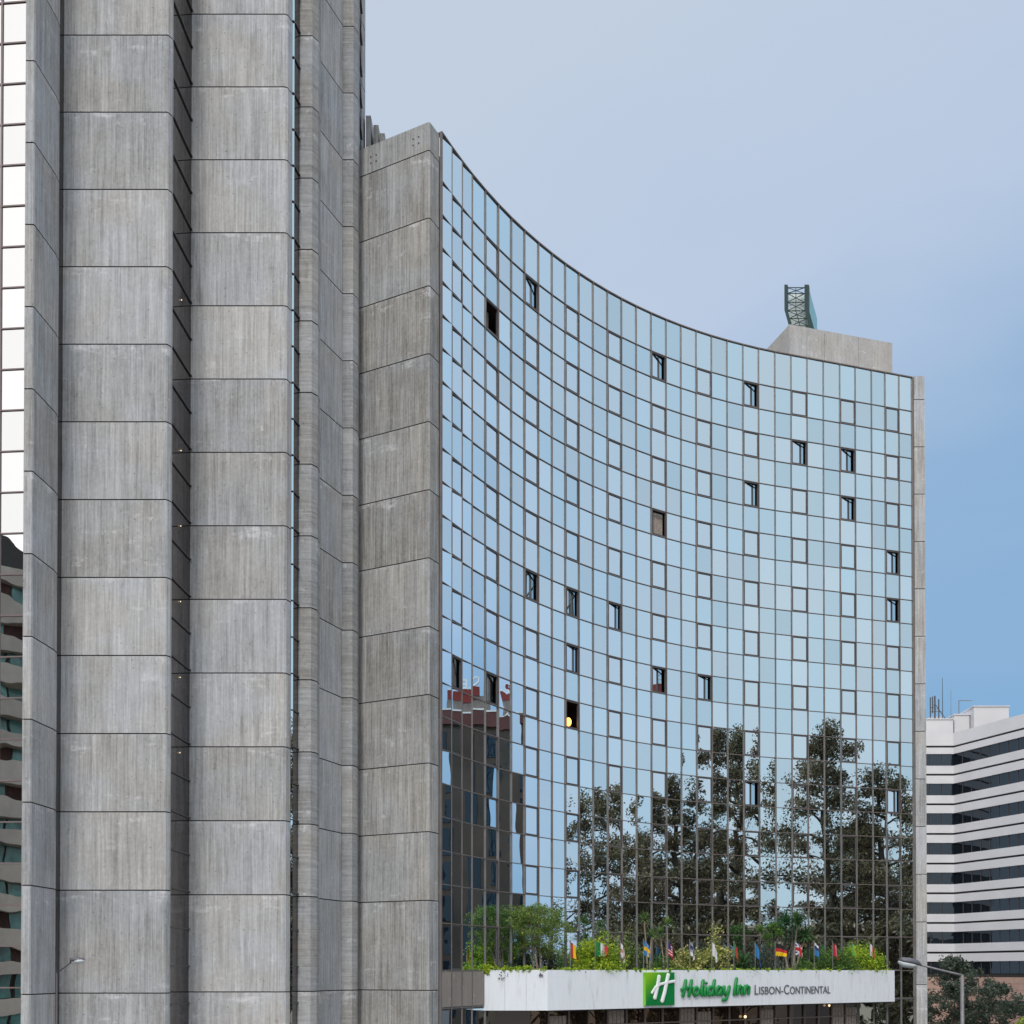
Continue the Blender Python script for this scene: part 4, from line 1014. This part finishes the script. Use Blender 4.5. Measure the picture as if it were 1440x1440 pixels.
# ------------------------------------------------------------------ sky, sun, camera
world = bpy.data.worlds.new('World'); scn.world = world; world.use_nodes = True
nt = world.node_tree; bg = nt.nodes['Background']
sunv = Vector((-.20, -.80, .60)).normalized()
el = math.asin(sunv.z); az = math.atan2(sunv.x, sunv.y)
sky = N(nt, 'ShaderNodeTexSky', sky_type='NISHITA'); sky.sun_disc = False
sky.sun_elevation = el; sky.sun_rotation = az; sky.air_density = 1.3; sky.dust_density = 1.6; sky.ozone_density = 1.6
tc = N(nt, 'ShaderNodeTexCoord')
nv = N(nt, 'ShaderNodeVectorMath', operation='NORMALIZE'); L(nt, tc, 'Generated', nv, 0)
dot = N(nt, 'ShaderNodeVectorMath', operation='DOT_PRODUCT'); dot.inputs[1].default_value = (-.36, -.85, .60); nt.links.new(nv.outputs[0], dot.inputs[0])
mp = N(nt, 'ShaderNodeMapping'); mp.inputs['Scale'].default_value = (1.0, 1.0, 2.6); mp.inputs['Rotation'].default_value = (0, R(24), 0); nt.links.new(nv.outputs[0], mp.inputs['Vector'])
nz = N(nt, 'ShaderNodeTexNoise', Scale=1.5, Detail=7, Roughness=.5); nz.inputs['Distortion'].default_value = .4; L(nt, mp, 'Vector', nz, 'Vector')
ms = N(nt, 'ShaderNodeMath', operation='MULTIPLY_ADD'); ms.inputs[1].default_value = .44; ms.inputs[2].default_value = .86-.22; L(nt, nz, 'Fac', ms, 0)
ad = N(nt, 'ShaderNodeMath', operation='ADD'); nt.links.new(dot.outputs['Value'], ad.inputs[0]); L(nt, ms, 0, ad, 1)
fac = N(nt, 'ShaderNodeMapRange'); fac.inputs['From Min'].default_value = -.1; fac.inputs['From Max'].default_value = 2.0; L(nt, ad, 0, fac, 'Value')
# high thin cloud: blue thins out to milky white towards the veiled sun
cl_ = ramp(nt, [(.05, (1.5, 3.9, 6.6)), (.115, (2.5, 4.4, 7.0)), (.175, (3.0, 4.8, 7.2)), (.25, (5.4, 6.5, 8.3)), (.33, (6.1, 7.0, 8.3)), (.64, (6.7, 7.3, 8.0)), (.78, (7.4, 7.8, 8.1)), (.96, (11.6, 11.5, 11.4))]); L(nt, fac, 'Result', cl_, 'Fac')
mx = N(nt, 'ShaderNodeMix', data_type='RGBA'); mx.inputs['Factor'].default_value = .85; L(nt, sky, 'Color', mx, 'A'); L(nt, cl_, 'Color', mx, 'B')
zs_ = N(nt, 'ShaderNodeSeparateXYZ'); nt.links.new(nv.outputs[0], zs_.inputs[0])
zm = N(nt, 'ShaderNodeMapRange', interpolation_type='SMOOTHSTEP'); zm.inputs['From Min'].default_value = .69; zm.inputs['From Max'].default_value = .93; L(nt, zs_, 'Z', zm, 'Value')
m3 = N(nt, 'ShaderNodeMix', data_type='RGBA'); L(nt, zm, 'Result', m3, 'Factor'); L(nt, mx, 'Result', m3, 'A'); m3.inputs['B'].default_value = (15.5, 16.2, 17.4, 1)   # added brightness overhead, out of view, to lift the fill light
mx = m3
L(nt, mx, 'Result', bg, 'Color'); bg.inputs['Strength'].default_value = .1

sd = bpy.data.lights.new('sun', 'SUN'); sd.energy = 1.25; sd.angle = R(14); sd.color = (1, .965, .92)
so = bpy.data.objects.new('sun', sd); COL.objects.link(so)
so.rotation_euler = sunv.to_track_quat('Z', 'Y').to_euler()

cam = bpy.data.cameras.new('camera'); co = bpy.data.objects.new('camera', cam); COL.objects.link(co)
co.location = (0, 0, 0); co.rotation_euler = (math.pi/2 + TH_, 0, 0)
cam.sensor_width = 36; cam.lens = F_/1440*36
cam.shift_y = ((H_ - F_*math.tan(TH_)) - 720)/1440
cam.clip_start = .3; cam.clip_end = 3000
scn.camera = co
vs_ = scn.view_settings; vs_.view_transform = 'Standard'; vs_.look = 'None'; vs_.exposure = 0.0; vs_.gamma = 1; vs_.use_curve_mapping = False
scn.cycles.max_bounces = 6; scn.cycles.diffuse_bounces = 2; scn.cycles.glossy_bounces = 4; scn.cycles.caustics_reflective = True; scn.cycles.sample_clamp_indirect = 4.0; scn.cycles.blur_glossy = .6; scn.cycles.caustics_refractive = False
